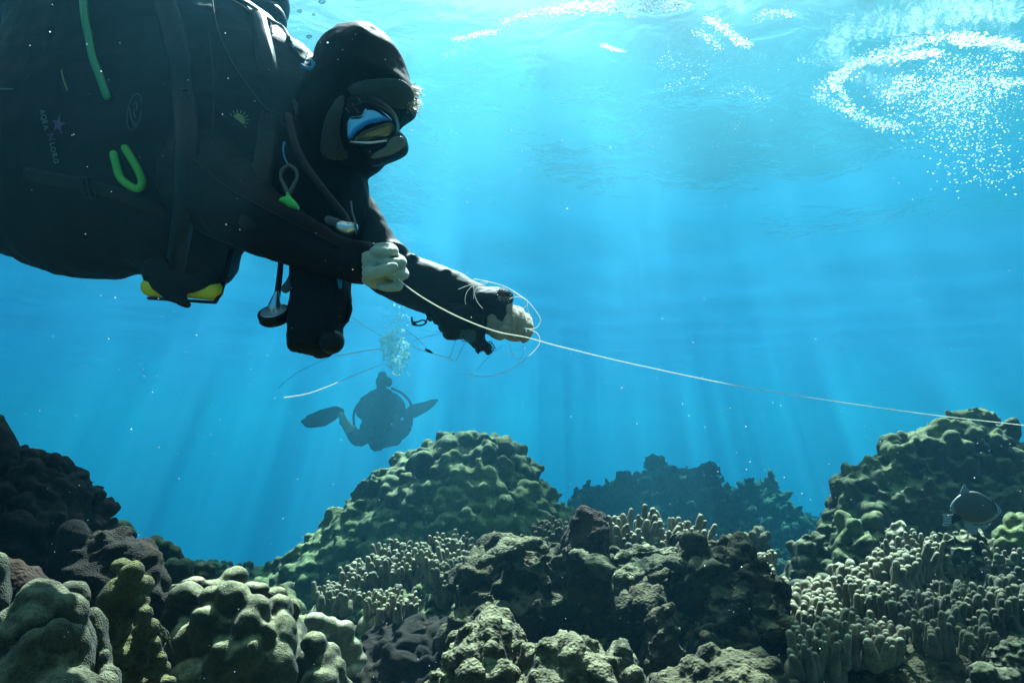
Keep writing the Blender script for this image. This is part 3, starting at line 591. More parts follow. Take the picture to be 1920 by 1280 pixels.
# far hazy reef
def bushy(outline, y, ty, base, n, r0, r1, voxel, seed):
    rng = np.random.default_rng(seed); s = Soup(); S, xr = core(outline, y, ty, base, s, inset=r1)
    for c, nrm, r in spread(S, xr, rng, n, r0, r1, .45):
        B = basis(nrm + rng.normal(0, .3, 3), rng); s.ell(c, (r, r, r * .8), B)
        for _ in range(5):
            d = nrm + np.array([0, 0, .7]) + rng.normal(0, .7, 3); d /= np.linalg.norm(d); s.ell(c + d * r * rng.uniform(.8, 1.5), (r * .22, r * .3, r * .4), basis(d, rng))
    me = fuse(s, voxel, 0)
    return displace(me, lambda co, no: fbm(co, 6, 4, seed) * r1 * .35 + ridged(co, 12, 3, seed) * r1 * .35 + fbm(co, 30, 2, seed) * r1 * .25)
for o_, y, n, lab, sd in [
    ([(1035, 1060), (1060, 935), (1100, 905), (1150, 892), (1200, 888), (1225, 874), (1262, 866), (1300, 872), (1322, 888), (1332, 930), (1345, 975), (1360, 1060)], 12.0, 260, 'long hazy blue reef ridge beyond the upright finger corals', 60),
    ([(1320, 1060), (1330, 940), (1342, 905), (1352, 898), (1368, 915), (1385, 950), (1400, 1060)], 12.8, 60, 'small pointed hazy reef peak between the long ridge and the round head', 61),
    ([(1372, 1060), (1385, 935), (1398, 905), (1425, 896), (1445, 905), (1462, 940), (1480, 975), (1520, 1010), (1545, 1080)], 12.3, 120, 'hazy round-topped reef head left of the blue gap', 62),
    ([(1470, 1100), (1500, 985), (1540, 960), (1580, 955), (1620, 965), (1700, 1000), (1720, 1100)], 17.0, 120, 'faintest low reef far off behind the gap, almost lost in blue', 63)]:
    lab = lab.replace(' left of', ' beside')
    thing('far_reef', bushy(o_, y, 1.7, -4.2, int(n * 1.5), .09, .28, .042, sd), 'far', lab, 'reef')
thing('far_reef', bushy([(1180, 1090), (1240, 1000), (1290, 985), (1340, 990), (1400, 1000), (1460, 1030), (1520, 1060), (1560, 1110)], 7.6, .8, -2.6, 160, .05, .12, .026, 64), 'far', 'low blue-green coral bank between the stump and the hazy far reef', 'reef')

# ------------------------------------------------------------ the diver in front
def edist(P, poly):
    """Distance of points P to the closed polygon's edge, and whether they are inside."""
    A = np.asarray(poly, float); Bv = np.roll(A, -1, axis=0); best = np.full(len(P), 1e9); ins = np.zeros(len(P), bool)
    for a, b in zip(A, Bv):
        ab = b - a; t = np.clip(((P - a) @ ab) / (ab @ ab + 1e-9), 0, 1); best = np.minimum(best, np.linalg.norm(P - (a + t[:, None] * ab), axis=1))
        c = ((a[1] > P[:, 1]) != (b[1] > P[:, 1])) & (P[:, 0] < (b[0] - a[0]) * (P[:, 1] - a[1]) / (b[1] - a[1] + 1e-12) + a[0]); ins ^= c
    return best, ins
def rounded(poly, n=5):
    p = [Vector((a, b, 0)) for a, b in poly]; c = ctrl([p[-1]] + p + [p[0]], n)[n:-1]; return [(q[0], q[1]) for q in c]
def inflate(soup, poly, y, T, Rf, step=6, back=1.0, tmin=.004, smooth=True, slope=None, trim=0.0):
    """Solid body whose outline, y metres ahead, is the polygon (photo pixels); it swells to T metres towards and away from us over Rf pixels."""
    poly = [(960 + (a - 960) * (1 - trim), 820 + (b - 820) * (1 - trim)) for a, b in poly]     # allows for the part that swells towards us
    if smooth: poly = rounded(poly)
    A = np.array(poly); x0, y0 = A.min(0) - step; x1, y1 = A.max(0) + step
    gx = np.arange(x0, x1, step); gy = np.arange(y0, y1, step); GX, GY = np.meshgrid(gx, gy); P = np.stack([GX.ravel(), GY.ravel()], 1)
    d, ins = edist(P, poly); sd = np.where(ins, d, -d); keep = sd > -step * .5
    t = T * np.sqrt(1 - (1 - np.clip(sd / Rf, 0, 1)) ** 2) + tmin
    idx = -np.ones(len(P), int); k = np.where(keep)[0]; idx[k] = np.arange(len(k)); m = len(k)
    base = np.array([at_y(a, b, y + (slope(a, b) if slope else 0))[:] for a, b in P[k]])
    V = np.concatenate([base - np.array([0, 1, 0]) * t[k][:, None], base + np.array([0, 1, 0]) * t[k][:, None] * back])
    nx_, ny_ = len(gx), len(gy); I = idx.reshape(ny_, nx_); F = []; edges = {}
    for r in range(ny_ - 1):
        for c in range(nx_ - 1):
            q = [I[r, c], I[r + 1, c], I[r + 1, c + 1], I[r, c + 1]]
            if min(q) < 0: continue
            F.append(q); F.append([m + q[0], m + q[3], m + q[2], m + q[1]])
            for a, b in zip(q, q[1:] + q[:1]): edges[(a, b)] = edges.get((a, b), 0) + 1
    for (a, b) in list(edges):
        if (b, a) not in edges: F.append([b, a, m + a, m + b])
    soup.add(V, F)
def px_tube(soup, pts, radii_px, seg=14, n=6, **kw):
    """Tube along (px, py, metres ahead) points; radii in photo pixels."""
    P = ctrl([at_y(a, b, c) for a, b, c in pts], n); Y = np.array([p[1] for p in P]); r = np.interp(np.linspace(0, 1, len(P)), np.linspace(0, 1, len(radii_px)), radii_px) * Y / FPX
    soup.tube(P, r, seg, **kw)

def cloth_mat(name, c, rough=.75, bump=.4, spec=.3, sheen=.15, scale=35):
    def b(t, p):
        N = t.nodes.new; L = t.links.new; tc = N('ShaderNodeTexCoord')
        n = N('ShaderNodeTexNoise'); n.inputs['Scale'].default_value = scale; n.inputs['Detail'].default_value = 5; n.inputs['Distortion'].default_value = .8; L(tc.outputs['Object'], n.inputs[0])
        n2 = N('ShaderNodeTexNoise'); n2.inputs['Scale'].default_value = 6; n2.inputs['Detail'].default_value = 3; L(tc.outputs['Object'], n2.inputs[0])
        mx = N('ShaderNodeMix'); mx.data_type = 'RGBA'; L(n2.outputs[0], mx.inputs[0]); mx.inputs[6].default_value = (*[v * .7 for v in c], 1); mx.inputs[7].default_value = (*[min(v * 1.35, 1) for v in c], 1)
        L(mx.outputs[2], p.inputs['Base Color'])
        bp = N('ShaderNodeBump'); bp.inputs['Strength'].default_value = bump; bp.inputs['Distance'].default_value = .003; L(n.outputs[0], bp.inputs['Height']); L(bp.outputs[0], p.inputs['Normal'])
    return mat(name, rough=rough, build=b, Sheen_Weight=sheen, Specular_IOR_Level=spec)
M['suit'] = cloth_mat('black_wetsuit', (.0045, .0045, .0055), .65, .5, .12, 0)
M['black'] = cloth_mat('black_rubber', (.006, .006, .007), .45, .15, .15, 0)
M['grey_cloth'] = cloth_mat('grey_hood_lining', (.034, .042, .040), .8, .7)
M['glove'] = cloth_mat('pale_work_glove', (.30, .33, .25), .85, 1.0, .2, .3, 60)
M['glove2'] = cloth_mat('pale_tan_glove', (.22, .19, .13), .85, 1.0, .2, .3, 60)
M['green'+'_hose'] = mat('green_hose', (.01, .20, .06), .4)
M['lime'] = mat('lime_plastic', (.03, .42, .06), .35)
M['lime_loop'] = mat('lime_hose', (.06, .36, .03), .4)
M['yellow'] = cloth_mat('yellow_plastic', (.55, .50, .02), .45, .2, .4, 0)
M['sticker_yellow'] = mat('yellow_green_print', (.16, .20, .05), .6)
M['blue_plastic'] = mat('blue_plastic', (.02, .20, .38), .3)
M['white_face'] = mat('white_dial', (.9, .9, .9), .16, Metallic=.6)
M['metal'] = mat('brushed_steel', (.55, .58, .58), .3, Metallic=.9)
M['grey_ring'] = mat('dull_grey_ring', (.05, .05, .05), .5)
M['print_teal'] = mat('teal_print', (.045, .10, .10), .6)
M['print_purple'] = mat('purple_print', (.06, .02, .07), .6)
M['print_grey'] = mat('faded_outline_print', (.035, .055, .065), .6)
M['line'] = translucent('white_fishing_line', (.95, .93, .82), .5)
M['line_dark'] = mat('dark_thin_line', (.05, .06, .06), .5)
M['lens'] = mat('mirrored_mask_lens', (.035, .17, .30), .07, Metallic=1.0)  # blue of the reflected water put into the mirror tint
M['lens_low'] = mat('reef_reflection_glass', (.07, .09, .065), .15, Metallic=.85)  # olive of the reflected reef put into the glass colour
M['clear'] = mat('clear_mask_skirt', (.08, .10, .085), .18, Specular_IOR_Level=.6)
M['hair'] = mat('blond_hair', (.62, .55, .38), .5, Transmission_Weight=.1)
M['skin'] = mat('skin', (.35, .22, .15), .5)

KD = 0.82      # overall size of the diver: distances below are multiplied by this
at_y0 = at_y
def at_y(px, py, y): return at_y0(px, py, y * KD)
FK = FPX / KD
DY = 1.42
def person_body():
    s = Soup()
    torso = [(5, 36), (22, 18), (60, 4), (110, -12), (140, -120), (180, -330), (360, -340), (430, -160), (440, -4), (480, 20), (512, 40), (534, 58), (548, 78), (572, 92), (600, 120), (650, 190),  # unseen upper back added above the frame to shade water before the diver
             (655, 280), (668, 300), (684, 330), (690, 360), (676, 430), (650, 500), (600, 500), (540, 480), (455, 462), (440, 463), (428, 500), (405, 528), (350, 540), (300, 530), (262, 508), (200, 518), (150, 517),
             (100, 508), (50, 494), (0, 475), (-80, 460), (-260, 440), (-320, 300), (-260, 140), (-80, 112), (-10, 106), (40, 99), (22, 72)]
    inflate(s, torso, DY + .04, .17, 210, 6, slope=lambda a, b: .05 * max(0, (300 - a) / 600))
    hood = [(584, 96), (598, 70), (618, 54), (645, 43), (683, 39), (716, 48), (742, 76), (757, 108), (768, 138), (775, 158), (773, 176), (758, 192), (740, 208), (726, 234), (716, 260), (702, 284), (680, 300), (655, 310), (600, 330), (540, 250), (560, 150)]
    inflate(s, hood, DY, .115, 95, 5, trim=.036)
    # nose and chin inside the mask
    s.ell(at_y(738, 262, DY - .03), (.020, .03, .018)); s.ell(at_y(700, 285, DY - .02), (.035, .05, .022))
    # far arm: shoulder, elbow, wrist
    px_tube(s, [(600, 340, 1.50), (645, 390, 1.52), (700, 470, 1.53), (750, 518, 1.53), (820, 548, 1.52), (880, 575, 1.50), (915, 592, 1.49)], [70, 62, 54, 53, 50, 52, 50, 46, 36], 20)
    # near arm
    px_tube(s, [(380, 330, 1.30), (440, 385, 1.25), (520, 430, 1.22), (600, 470, 1.20), (650, 488, 1.19), (676, 489, 1.18)], [90, 84, 66, 52, 44, 41, 39], 20)
    # loose folds of the sleeve
    for a, b, r in [(748, 468, 12), (778, 486, 6), (842, 512, 5), (905, 545, 8), (928, 556, 8)]: s.ell(at_y(a, b, 1.51), (r * 1.6 * 1.5 / FK, .035, r * 1.5 / FK), np.array(Matrix.Rotation(R(28), 3, 'Y')))
    for a, b, r in [(806, 596, 10), (832, 612, 12)]: s.ell(at_y(a, b, 1.50), (r * 1.5 / FK, .03, r * 1.5 / FK))
    me = fuse(s, .0052, 3)
    def f(co, no):
        q = co.copy(); q[:, 0] += .5 * q[:, 2]          # creases run slantwise
        return ridged(q * np.array([1.0, .6, 2.2]), 6, 3, 3) * .0034 + fbm(co, 9, 3, 7) * .0035 + fbm(co * np.array([3.0, 1, 1]), 14, 2, 2) * .0018
    return displace(me, f)

me_body = person_body()
diver = bpy.data.objects.new('person', None); COL.objects.link(diver); diver.location = (0, 0, 0)
diver['label'] = 'scuba diver in black wetsuit and hood reaching out with gloved hands'; diver['category'] = 'person'
root_p = at_y(330, 300, DY + .05); diver.location = root_p
def part(name, me, m, parent=None, label=None):
    """A part whose mesh is in world coordinates, hung on its thing."""
    p = parent or diver; o = link(name, me, M[m] if isinstance(m, str) else m, p, None, label=label)
    a = p
    w = Vector((0, 0, 0))
    while a is not None: w += a.location; a = a.parent
    o.location = -w; return o
part('body', me_body, 'suit')
BV = BVHTree.FromPolygons([v.co[:] for v in me_body.vertices], [tuple(p.vertices) for p in me_body.polygons])
def on_body(px, py, lift=.002):
    d = W3(px, py, 1).normalized(); h = BV.ray_cast(Vector((0, 0, 0)), d)
    if h[0] is None: return at_y(px, py, DY), -d
    n = h[1] if h[1].dot(d) < 0 else -h[1]
    return h[0] + n * lift, n
def stuck_tube(pts, r_px, lift=0.0, n=6, seg=10, extra=0, name='tube'):
    s = Soup(); P = [on_body(a, b, DY / FK * r_px * .8 + lift)[0] for a, b in pts]
    s.tube(ctrl(P, n), [r_px * 1.3 / FK] * 2, seg); return s.mesh()
def stuck_patch(poly, lift=.0025, thick=.002, step=3, smooth=False, dome=0.0):
    """Thin cloth or print lying on the body inside a pixel outline."""
    if smooth: poly = rounded(poly, 4)
    A = np.array(poly, float); x0, y0 = A.min(0); x1, y1 = A.max(0)
    gx = np.arange(x0, x1 + step, step); gy = np.arange(y0, y1 + step, step); GX, GY = np.meshgrid(gx, gy); P = np.stack([GX.ravel(), GY.ravel()], 1)
    d, ins = edist(P, poly); idx = -np.ones(len(P), int); k = np.where(ins | (d < step * .45))[0]; idx[k] = np.arange(len(k))
    ft = []; bk = []
    for j in k:
        p, n = on_body(*P[j], lift); b = dome * math.sqrt(min(d[j] / 14, 1)) if ins[j] else 0
        ft.append(p + n * b); bk.append(p - n * thick)
    m = len(k); I = idx.reshape(len(gy), len(gx)); F = []; E = {}
    for r in range(len(gy) - 1):
        for c in range(len(gx) - 1):
            q = [I[r, c], I[r + 1, c], I[r + 1, c + 1], I[r, c + 1]]
            if min(q) < 0: continue
            F.append(q); F.append([m + q[0], m + q[3], m + q[2], m + q[1]])
            for a, b in zip(q, q[1:] + q[:1]): E[(a, b)] = 1
    for (a, b) in list(E):
        if (b, a) not in E: F.append([b, a, m + a, m + b])
    return mesh(np.array([v[:] for v in ft + bk]), F)

# hood trims, mask
part('hood_brim', stuck_patch([(652, 168), (672, 153), (705, 148), (742, 148), (762, 158), (774, 176), (770, 196), (745, 203), (715, 192), (690, 186), (664, 186)], .003, .004, 1.8, True, .006), 'grey_cloth', label='lighter grey lining of the hood above the mask')
part('hood_collar', stuck_patch([(628, 190), (644, 182), (642, 210), (637, 240), (640, 268), (652, 292), (628, 300), (604, 292), (602, 262), (610, 222)], .003, .004, 1.8, True, .005), 'grey_cloth', label='lighter grey lining of the hood beside the cheek')
def mask_parts():
    y = DY - .125
    s = Soup()
    inflate(s, [(640, 222), (648, 196), (668, 184), (700, 184), (728, 200), (746, 222), (744, 248), (757, 254), (764, 268), (756, 280), (735, 291), (712, 298), (689, 301), (677, 288), (660, 272), (646, 258)], y + .02, .020, 16, 3, back=2.0)
    fr = part('mask', fuse(s, .0022, 2), 'black', label='black diving mask with mirrored glass')
    def plate(poly, yy, slope, name, m, label=None):
        s = Soup(); inflate(s, poly, yy, .0035, 8, 2, tmin=.0012, slope=slope); return part(name, fuse(s, .0011, 2), m, fr, label)
    plate([(683, 203), (702, 202), (718, 209), (731, 221), (734, 227), (714, 231), (692, 236), (672, 248), (657, 262), (651, 256), (652, 228), (660, 219), (676, 217)], y - .026, lambda a, b: (b - 230) * -.00016 + (a - 690) * .0002, 'lens', 'lens', 'mirrored upper glass tinted with the blue of the water it reflects')
    plate([(662, 262), (680, 248), (700, 240), (733, 231), (738, 250), (736, 262), (712, 262), (690, 268), (662, 270)], y - .028, lambda a, b: (b - 250) * .0007 + (a - 700) * .0002, 'lens', 'lens_low', 'lower glass coloured like the dim reef it reflects')
    plate([(726, 268), (738, 258), (752, 256), (761, 266), (756, 277), (735, 289), (708, 296), (694, 297), (706, 285), (722, 276)], y - .022, lambda a, b: (b - 275) * .0004, 'nose_pocket', 'clear', 'translucent grey nose pocket')
    s = Soup(); px_tube(s, [(658, 266, y - .030), (690, 268, y - .032), (724, 264, y - .032)], [2.2, 2.6, 2], 8); part('frame', s.mesh(), 'metal', fr)
    s = Soup(); px_tube(s, [(652, 206, y - .022), (690, 195, y - .026), (728, 212, y - .026), (741, 232, y - .024), (740, 256, y - .022)], [3, 4, 4, 3, 3], 8); part('frame', s.mesh(), 'black', fr)
    s = Soup()
    for a, b, c, d in [(648, 203, 655, 211), (661, 195, 672, 212), (671, 184, 678, 194)]: px_tube(s, [(a, b, y - .024), (c, d, y - .026)], [1.4, 1.2], 6)
    part('strap_buckle', s.mesh(), 'grey_ring', fr, 'ribbed strap buckle')
mask_parts()
def hair():
    rng = np.random.default_rng(3); s = Soup()
    for _ in range(170):
        a, b = rng.uniform(764, 776), rng.uniform(160, 206); p = at_y(a, b, DY + rng.uniform(-.05, .05)); L_ = rng.uniform(.008, .022)
        d = Vector((rng.uniform(.4, 1), rng.uniform(-.5, .5), rng.uniform(-.7, .5))).normalized(); e = Vector(rng.normal(0, .35, 3))
        s.tube([p, p + d * L_ * .6, p + d * L_ + e * L_ * .4], [.0007, .0006, .0003], 4)
    return s.mesh()
part('hair', hair(), 'hair', label='tuft of sunlit blond hair escaping the hood')

# gloves: palm and five separate curled fingers each
def near_glove():
    s = Soup(); y = 1.175; k = y / FK
    px_tube(s, [(672, 490, y), (694, 492, y), (706, 492, y)], [33, 34, 33], 18)
    s.ell(at_y(716, 494, y), (34 * k, .034, 34 * k)); s.ell(at_y(704, 520, y + .005), (28 * k, .030, 22 * k))
    for kx, kz, f in [(722, 464, .92), (737, 485, .98), (741, 508, .94), (732, 530, .82)]:     # index uppermost
        P = [(kx - 16, kz + 2, y - .004), (kx, kz, y - .004), (kx + 13, kz + 3, y - .016), (kx + 15, kz + 7, y - .034), (kx + 2, kz + 9, y - .047), (kx - 13, kz + 8, y - .044), (kx - 22, kz + 6, y - .036)]
        px_tube(s, P, [12 * f, 12 * f, 11.5 * f, 11 * f, 10.5 * f, 9.5 * f, 8.5 * f], 14)
    px_tube(s, [(690, 512, y - .030), (704, 512, y - .052), (722, 506, y - .064), (738, 500, y - .062)], [13, 12.5, 11.5, 9], 14)   # thumb closed over the fingers
    me = fuse(s, .0020, 3)
    return displace(me, lambda co, no: ridged(co * np.array([1, .6, 1.6]), 34, 2, 1) * .0009 + fbm(co, 40, 2, 2) * .0008)
GY = 1.175
part('glove', near_glove(), 'glove', label='pale cloth glove closed on the line')
def cuff():
    s = Soup(); y = 1.18; px_tube(s, [(660, 490, y), (684, 490, y)], [42, 41], 20); px_tube(s, [(684, 512, y - .020), (698, 514, y - .026), (703, 516, y - .03)], [10, 8, 4], 10)
    return displace(fuse(s, .004, 2), lambda co, no: fbm(co, 30, 3, 1) * .003)
part('sleeve_cuff', cuff(), 'suit', label='black sleeve cuff round the closer wrist')
def wrapped(y=1.175):
    s = Soup(); rng = np.random.default_rng(2)
    for k in range(5):
        o = k * 2.2; px_tube(s, [(727 + rng.normal(0, 1), 502 + o * .8, y - .047), (736, 499 + o, y - .055), (744, 500 + o * .7, y - .050)], [.8, .8], 5)
    return s.mesh()
def far_glove():
    s = Soup(); y = 1.475; k = y / FK
    s.ell(at_y(944, 612, y), (36 * k, .030, 24 * k), np.array(Matrix.Rotation(R(12), 3, 'Y'))); s.ell(at_y(925, 605, y), (28 * k, .028, 26 * k)); s.ell(at_y(966, 626, y), (24 * k, .034, 15 * k)); s.ell(at_y(952, 590, y), (16 * k, .028, 22 * k))
    s.ell(at_y(966, 604, y + .006), (22 * k, .016, 26 * k))
    for kx, kz, f in [(944, 582, .80), (959, 577, .86), (974, 582, .86), (988, 594, .78)]:
        P = [(kx - 10, kz - 2, y), (kx, kz, y - .008), (kx + 5, kz + 10, y - .026), (kx + 6, kz + 25, y - .040), (kx + 1, kz + 38, y - .036), (kx - 6, kz + 44, y - .022)]
        px_tube(s, P, [9 * f, 9 * f, 8.8 * f, 8.4 * f, 8 * f, 7 * f], 12)
    px_tube(s, [(925, 622, y - .018), (938, 628, y - .036), (948, 620, y - .046), (943, 616, y - .050)], [11, 10, 9, 7.5], 12)     # thumb
    me = fuse(s, .0017, 1)
    return displace(me, lambda co, no: ridged(co, 34, 2, 5) * .0008 + fbm(co, 45, 2, 2) * .0008)
part('glove', far_glove(), 'glove2', label='pale tan glove with fingers curled round tangled line')

# clothing and kit fixed to the suit
def strap(pts, w, name='strap', m='black', label=None, lift=.001):
    s = Soup(); P = ctrl([on_body(a, b, lift)[0] for a, b in pts], 6); N_ = [on_body(a, b)[1] for a, b in pts][len(pts) // 2]
    s.tube(P, [w / 2 * 1.3 / FK] * 2, 8, flat=(N_, .22)); return part(name, s.mesh(), m, None, label)
strap([(300, -20), (330, 80), (345, 180), (350, 280), (345, 400), (330, 500)], 46)
strap([(480, 30), (500, 120), (505, 230), (490, 330), (470, 420)], 40)
strap([(60, 330), (160, 350), (260, 380), (345, 430)], 34)
part('hose', stuck_tube([(158, -30), (160, 0), (163, 35), (169, 72), (179, 112), (192, 150), (204, 184)], 7.5), 'green_hose', label='thin green hose running down the flank')
part('hose', stuck_tube([(218, 292), (222, 310), (232, 334), (247, 352), (260, 357), (267, 345), (263, 325), (252, 302), (240, 281)], 7.5, .004), 'lime_loop', label='bright lime loop of hose on the belly')
part('piping', stuck_tube([(116, 133), (120, 150), (127, 169)], 1.4), 'sticker_yellow', label='short yellow seam')
part('cord', stuck_tube([(-5, 168), (12, 168), (24, 168)], 1.6), 'print_teal')
part('wire', stuck_tube([(398, -10), (402, 28), (414, 72), (436, 120), (466, 165), (500, 205), (534, 240)], .9, .003, 8, 6), 'grey_cloth', label='fine pale wire curving over the shoulder')
# collar tatters at the seam of the hood
for pts, w in [([(430, 0), (462, 20), (482, 42), (494, 66), (508, 92)], 2.5), ([(436, -4), (474, 18), (500, 38), (526, 52), (540, 74)], 5), ([(500, 36), (508, 50), (510, 66)], 2.4), ([(540, 74), (552, 92), (564, 112)], 3)]:
    part('seam', stuck_tube(pts, w * .7, .001), 'grey_cloth')
part('neck_flap', stuck_patch([(542, 76), (556, 78), (572, 90), (576, 104), (568, 118), (556, 104), (546, 92)], .003, .003, 2.5, True, .003), 'grey_cloth', label='loose grey flap of cloth at the neck')
s_ = Soup(); px_tube(s_, [(565, 121, 1.30), (574, 127, 1.295), (584, 128, 1.29), (588, 120, 1.29), (582, 114, 1.29), (575, 114, 1.295)], [2.4, 3.6, 4.2, 4.2, 3.2, 2.4], 10); part('hook', s_.mesh(), 'blue_plastic', label='small glossy blue hook at the neck')
part('patch', stuck_patch([(548, 190), (554, 188), (560, 205), (557, 218), (551, 206)], .002, .002, 2, True), 'grey_cloth')
part('seam', stuck_tube([(366, 300), (420, 350), (500, 395), (580, 436), (650, 468)], 1.6, .001), 'black', label='raised sleeve seam')
part('zip', stuck_tube([(392, 60), (400, 130), (402, 200), (398, 260)], 1.6, 0), 'black', label='dull zip down the vest')
for q_ in [(345, 190), (505, 230), (172, 352)]:
    pz, nz_ = on_body(q_[0], q_[1], .006); s_ = Soup(); Bq = basis(nz_)
    for a_, b_ in (((-1, -1), (1, -1)), ((1, -1), (1, 1)), ((1, 1), (-1, 1)), ((-1, 1), (-1, -1)), ((-1, 0), (1, 0))): s_.tube([np.array(pz[:]) + Bq @ np.array([a_[0] * .016, a_[1] * .011, 0]), np.array(pz[:]) + Bq @ np.array([b_[0] * .016, b_[1] * .011, 0])], [.0022, .0022], 8)
    part('buckle', s_.mesh(), 'black', label='webbing buckle')
# printed badges
def sun_badge():
    s = Soup(); c = (447, 228); a0 = math.radians(40)
    pol = [(c[0] + 13 * math.cos(t), c[1] + 13 * math.sin(t)) for t in np.linspace(math.pi + a0, 2 * math.pi + a0, 13)]
    me = stuck_patch(pol, .003, .001, 1.5); s.add(vco(me), [list(p.vertices) for p in me.polygons])
    for t in np.linspace(math.pi + a0, 2 * math.pi + a0, 9):
        a = on_body(c[0] + 15.5 * math.cos(t), c[1] + 15.5 * math.sin(t), .003)[0]; b = on_body(c[0] + 20 * math.cos(t), c[1] + 20 * math.sin(t), .003)[0]; s.tube([a, b], [.0010, .0006], 5)
    return s.mesh()
part('sun_badge', sun_badge(), 'sticker_yellow', label='small half-sun badge in yellow-green')
def oval_badge():
    s = Soup(); pol = [(253 + 13 * math.cos(t) + 5 * math.sin(-t), 211 + 34 * math.sin(t)) for t in np.linspace(0, 2 * math.pi, 25)]
    s.tube([on_body(a, b, .002)[0] for a, b in pol[:-2]], [.0007] * 2, 5)
    for q in [[(250, 200), (256, 192), (258, 204), (252, 212), (256, 222)], [(244, 205), (246, 220), (250, 232)], [(256, 230), (252, 238), (250, 228)]]: s.tube(ctrl([on_body(a, b, .002)[0] for a, b in q], 4), [.0009] * 2, 5)
    return s.mesh()
part('oval_badge', oval_badge(), 'print_grey', label='faint oval outline badge')
def star():
    c = (112, 235); pol = []
    for k in range(10):
        t = -math.pi / 2 + k * math.pi / 5 + .2; r = 19 if k % 2 == 0 else 7; pol.append((c[0] + r * math.cos(t) * .8, c[1] + r * math.sin(t)))
    return stuck_patch(pol, .003, .001, 1.4)
part('starfish_print', star(), 'print_purple', label='faded purple starfish print')
def lettering(txt, p0, p1, size, m):
    """Letters reading down the suit from p0 to p1 (photo pixels), each turned a quarter to the right."""
    s = Soup()
    for i, ch in enumerate(txt):
        f = i / max(len(txt) - 1, 1); px, py = p0[0] + (p1[0] - p0[0]) * f, p0[1] + (p1[1] - p0[1]) * f
        cu = bpy.data.curves.new('f', 'FONT'); cu.body = ch; cu.size = size * 1.2 / FK; cu.extrude = .0006; cu.align_x = 'CENTER'; cu.align_y = 'CENTER'; cu.offset = .0002
        o = bpy.data.objects.new('f', cu); COL.objects.link(o); dg = bpy.context.evaluated_depsgraph_get(); me = bpy.data.meshes.new_from_object(o.evaluated_get(dg)); bpy.data.objects.remove(o)
        p, n = on_body(px, py, .003); X = -CU * .97 + CR * .22; X = (X - n * X.dot(n)).normalized(); Y = n.cross(X)
        Bm = np.stack([X, Y, n], 1); s.add(vco(me) @ Bm.T + np.array(p[:]), [list(q.vertices) for q in me.polygons]); bpy.data.meshes.remove(me)
    return part('lettering', s.mesh(False), m)
lettering('AQEA', (82, 212), (89, 240), 15, 'print_teal'); lettering('N', (98, 258), (98, 258), 19, 'print_purple'); lettering('LORG', (100, 272), (107, 302), 15, 'print_teal')
# valve knobs on the chest
s_ = Soup(); px_tube(s_, [(616, 412, 1.14), (634, 418, 1.14)], [8, 8], 14); part('inflator_button', s_.mesh(), 'print_grey')
s_ = Soup(); px_tube(s_, [(640, 424, 1.13), (652, 427, 1.13), (662, 426, 1.13)], [11, 12, 10], 14); part('inflator_button', s_.mesh(), 'metal', label='pale silver inflator knob on the chest')
s_ = Soup(); px_tube(s_, [(658, 378, 1.15), (661, 400, 1.13), (667, 420, 1.12), (668, 438, 1.12)], [1.8, 2, 1.6], 8); part('cord', s_.mesh(), 'print_grey')
s_ = Soup(); px_tube(s_, [(540, 220, 1.2), (560, 290, 1.17), (600, 350, 1.15), (640, 400, 1.15), (650, 420, 1.15)], [9, 9, 9], 12); part('hose', s_.mesh(), 'black', label='black inflator hose over the shoulder')
# valve, and the unseen tank, enlarged and raised to shade water before the diver
s_ = Soup(); px_tube(s_, [(-200, -300, 1.56), (160, -290, 1.56), (400, -200, 1.56)], [115, 120, 112], 28, cap=True); part('tank', s_.mesh(), 'black', label='air cylinder on the back, mostly above the picture')
s_ = Soup(); s_.ell(at_y(492, 8, 1.50), (.052, .055, .052), None, 3); s_.ell(at_y(508, 34, 1.47), (.030, .04, .026), np.array(Matrix.Rotation(R(30), 3, 'Y')), 3); px_tube(s_, [(440, -40, 1.55), (490, -10, 1.5)], [40, 36], 16); s_.ell(at_y(470, 20, 1.47), (.035, .05, .030), None, 3)
part('tank_valve', fuse(s_, .004, 2), 'black', label='rounded glossy black valve cover behind the shoulder')

# ------------------------------------------------------------ things the diver holds or that hang from the harness
def empty(name, loc, label, cat, group=None):
    o = bpy.data.objects.new(name, None); COL.objects.link(o); o.location = loc; o['label'] = label; o['category'] = cat
    if group: o['group'] = group
    return o
def holder(o):
    def pt(name, me, m, label=None): return part(name, me, m, o, label)
    return pt
g = empty('pressure_gauge', at_y(514, 600, 1.30), 'round pressure gauge with white face hanging below the chest', 'gauge'); P_ = holder(g)
s_ = Soup(); px_tube(s_, [(530, 440, 1.28), (526, 500, 1.29), (521, 545, 1.30), (518, 560, 1.30)], [5.5, 5.5, 6, 7], 12); P_('hose', s_.mesh(), 'black')
s_ = Soup(); px_tube(s_, [(519, 548, 1.29), (517, 560, 1.295), (515, 574, 1.30)], [4, 8, 13], 16); P_('neck', s_.mesh(), 'metal', 'flared metal neck above the dial')
def disc(c, n, r, h, seg=40, bevel=.12):
    B = basis(n); prof = [(0, -h), (r * .9, -h), (r, -h * .6), (r, h * .7), (r * .96, h), (0, h)]; V = []; F = []
    for q, z in prof:
        for k in range(seg): a = 2 * math.pi * k / seg; V.append(np.array(c[:]) + B @ np.array([q * math.cos(a), q * math.sin(a), z]))
    for i in range(len(prof) - 1):
        for k in range(seg): F.append([i * seg + k, i * seg + (k + 1) % seg, (i + 1) * seg + (k + 1) % seg, (i + 1) * seg + k])
    return mesh(V, F)
gn = (-.08, -.62, .78)
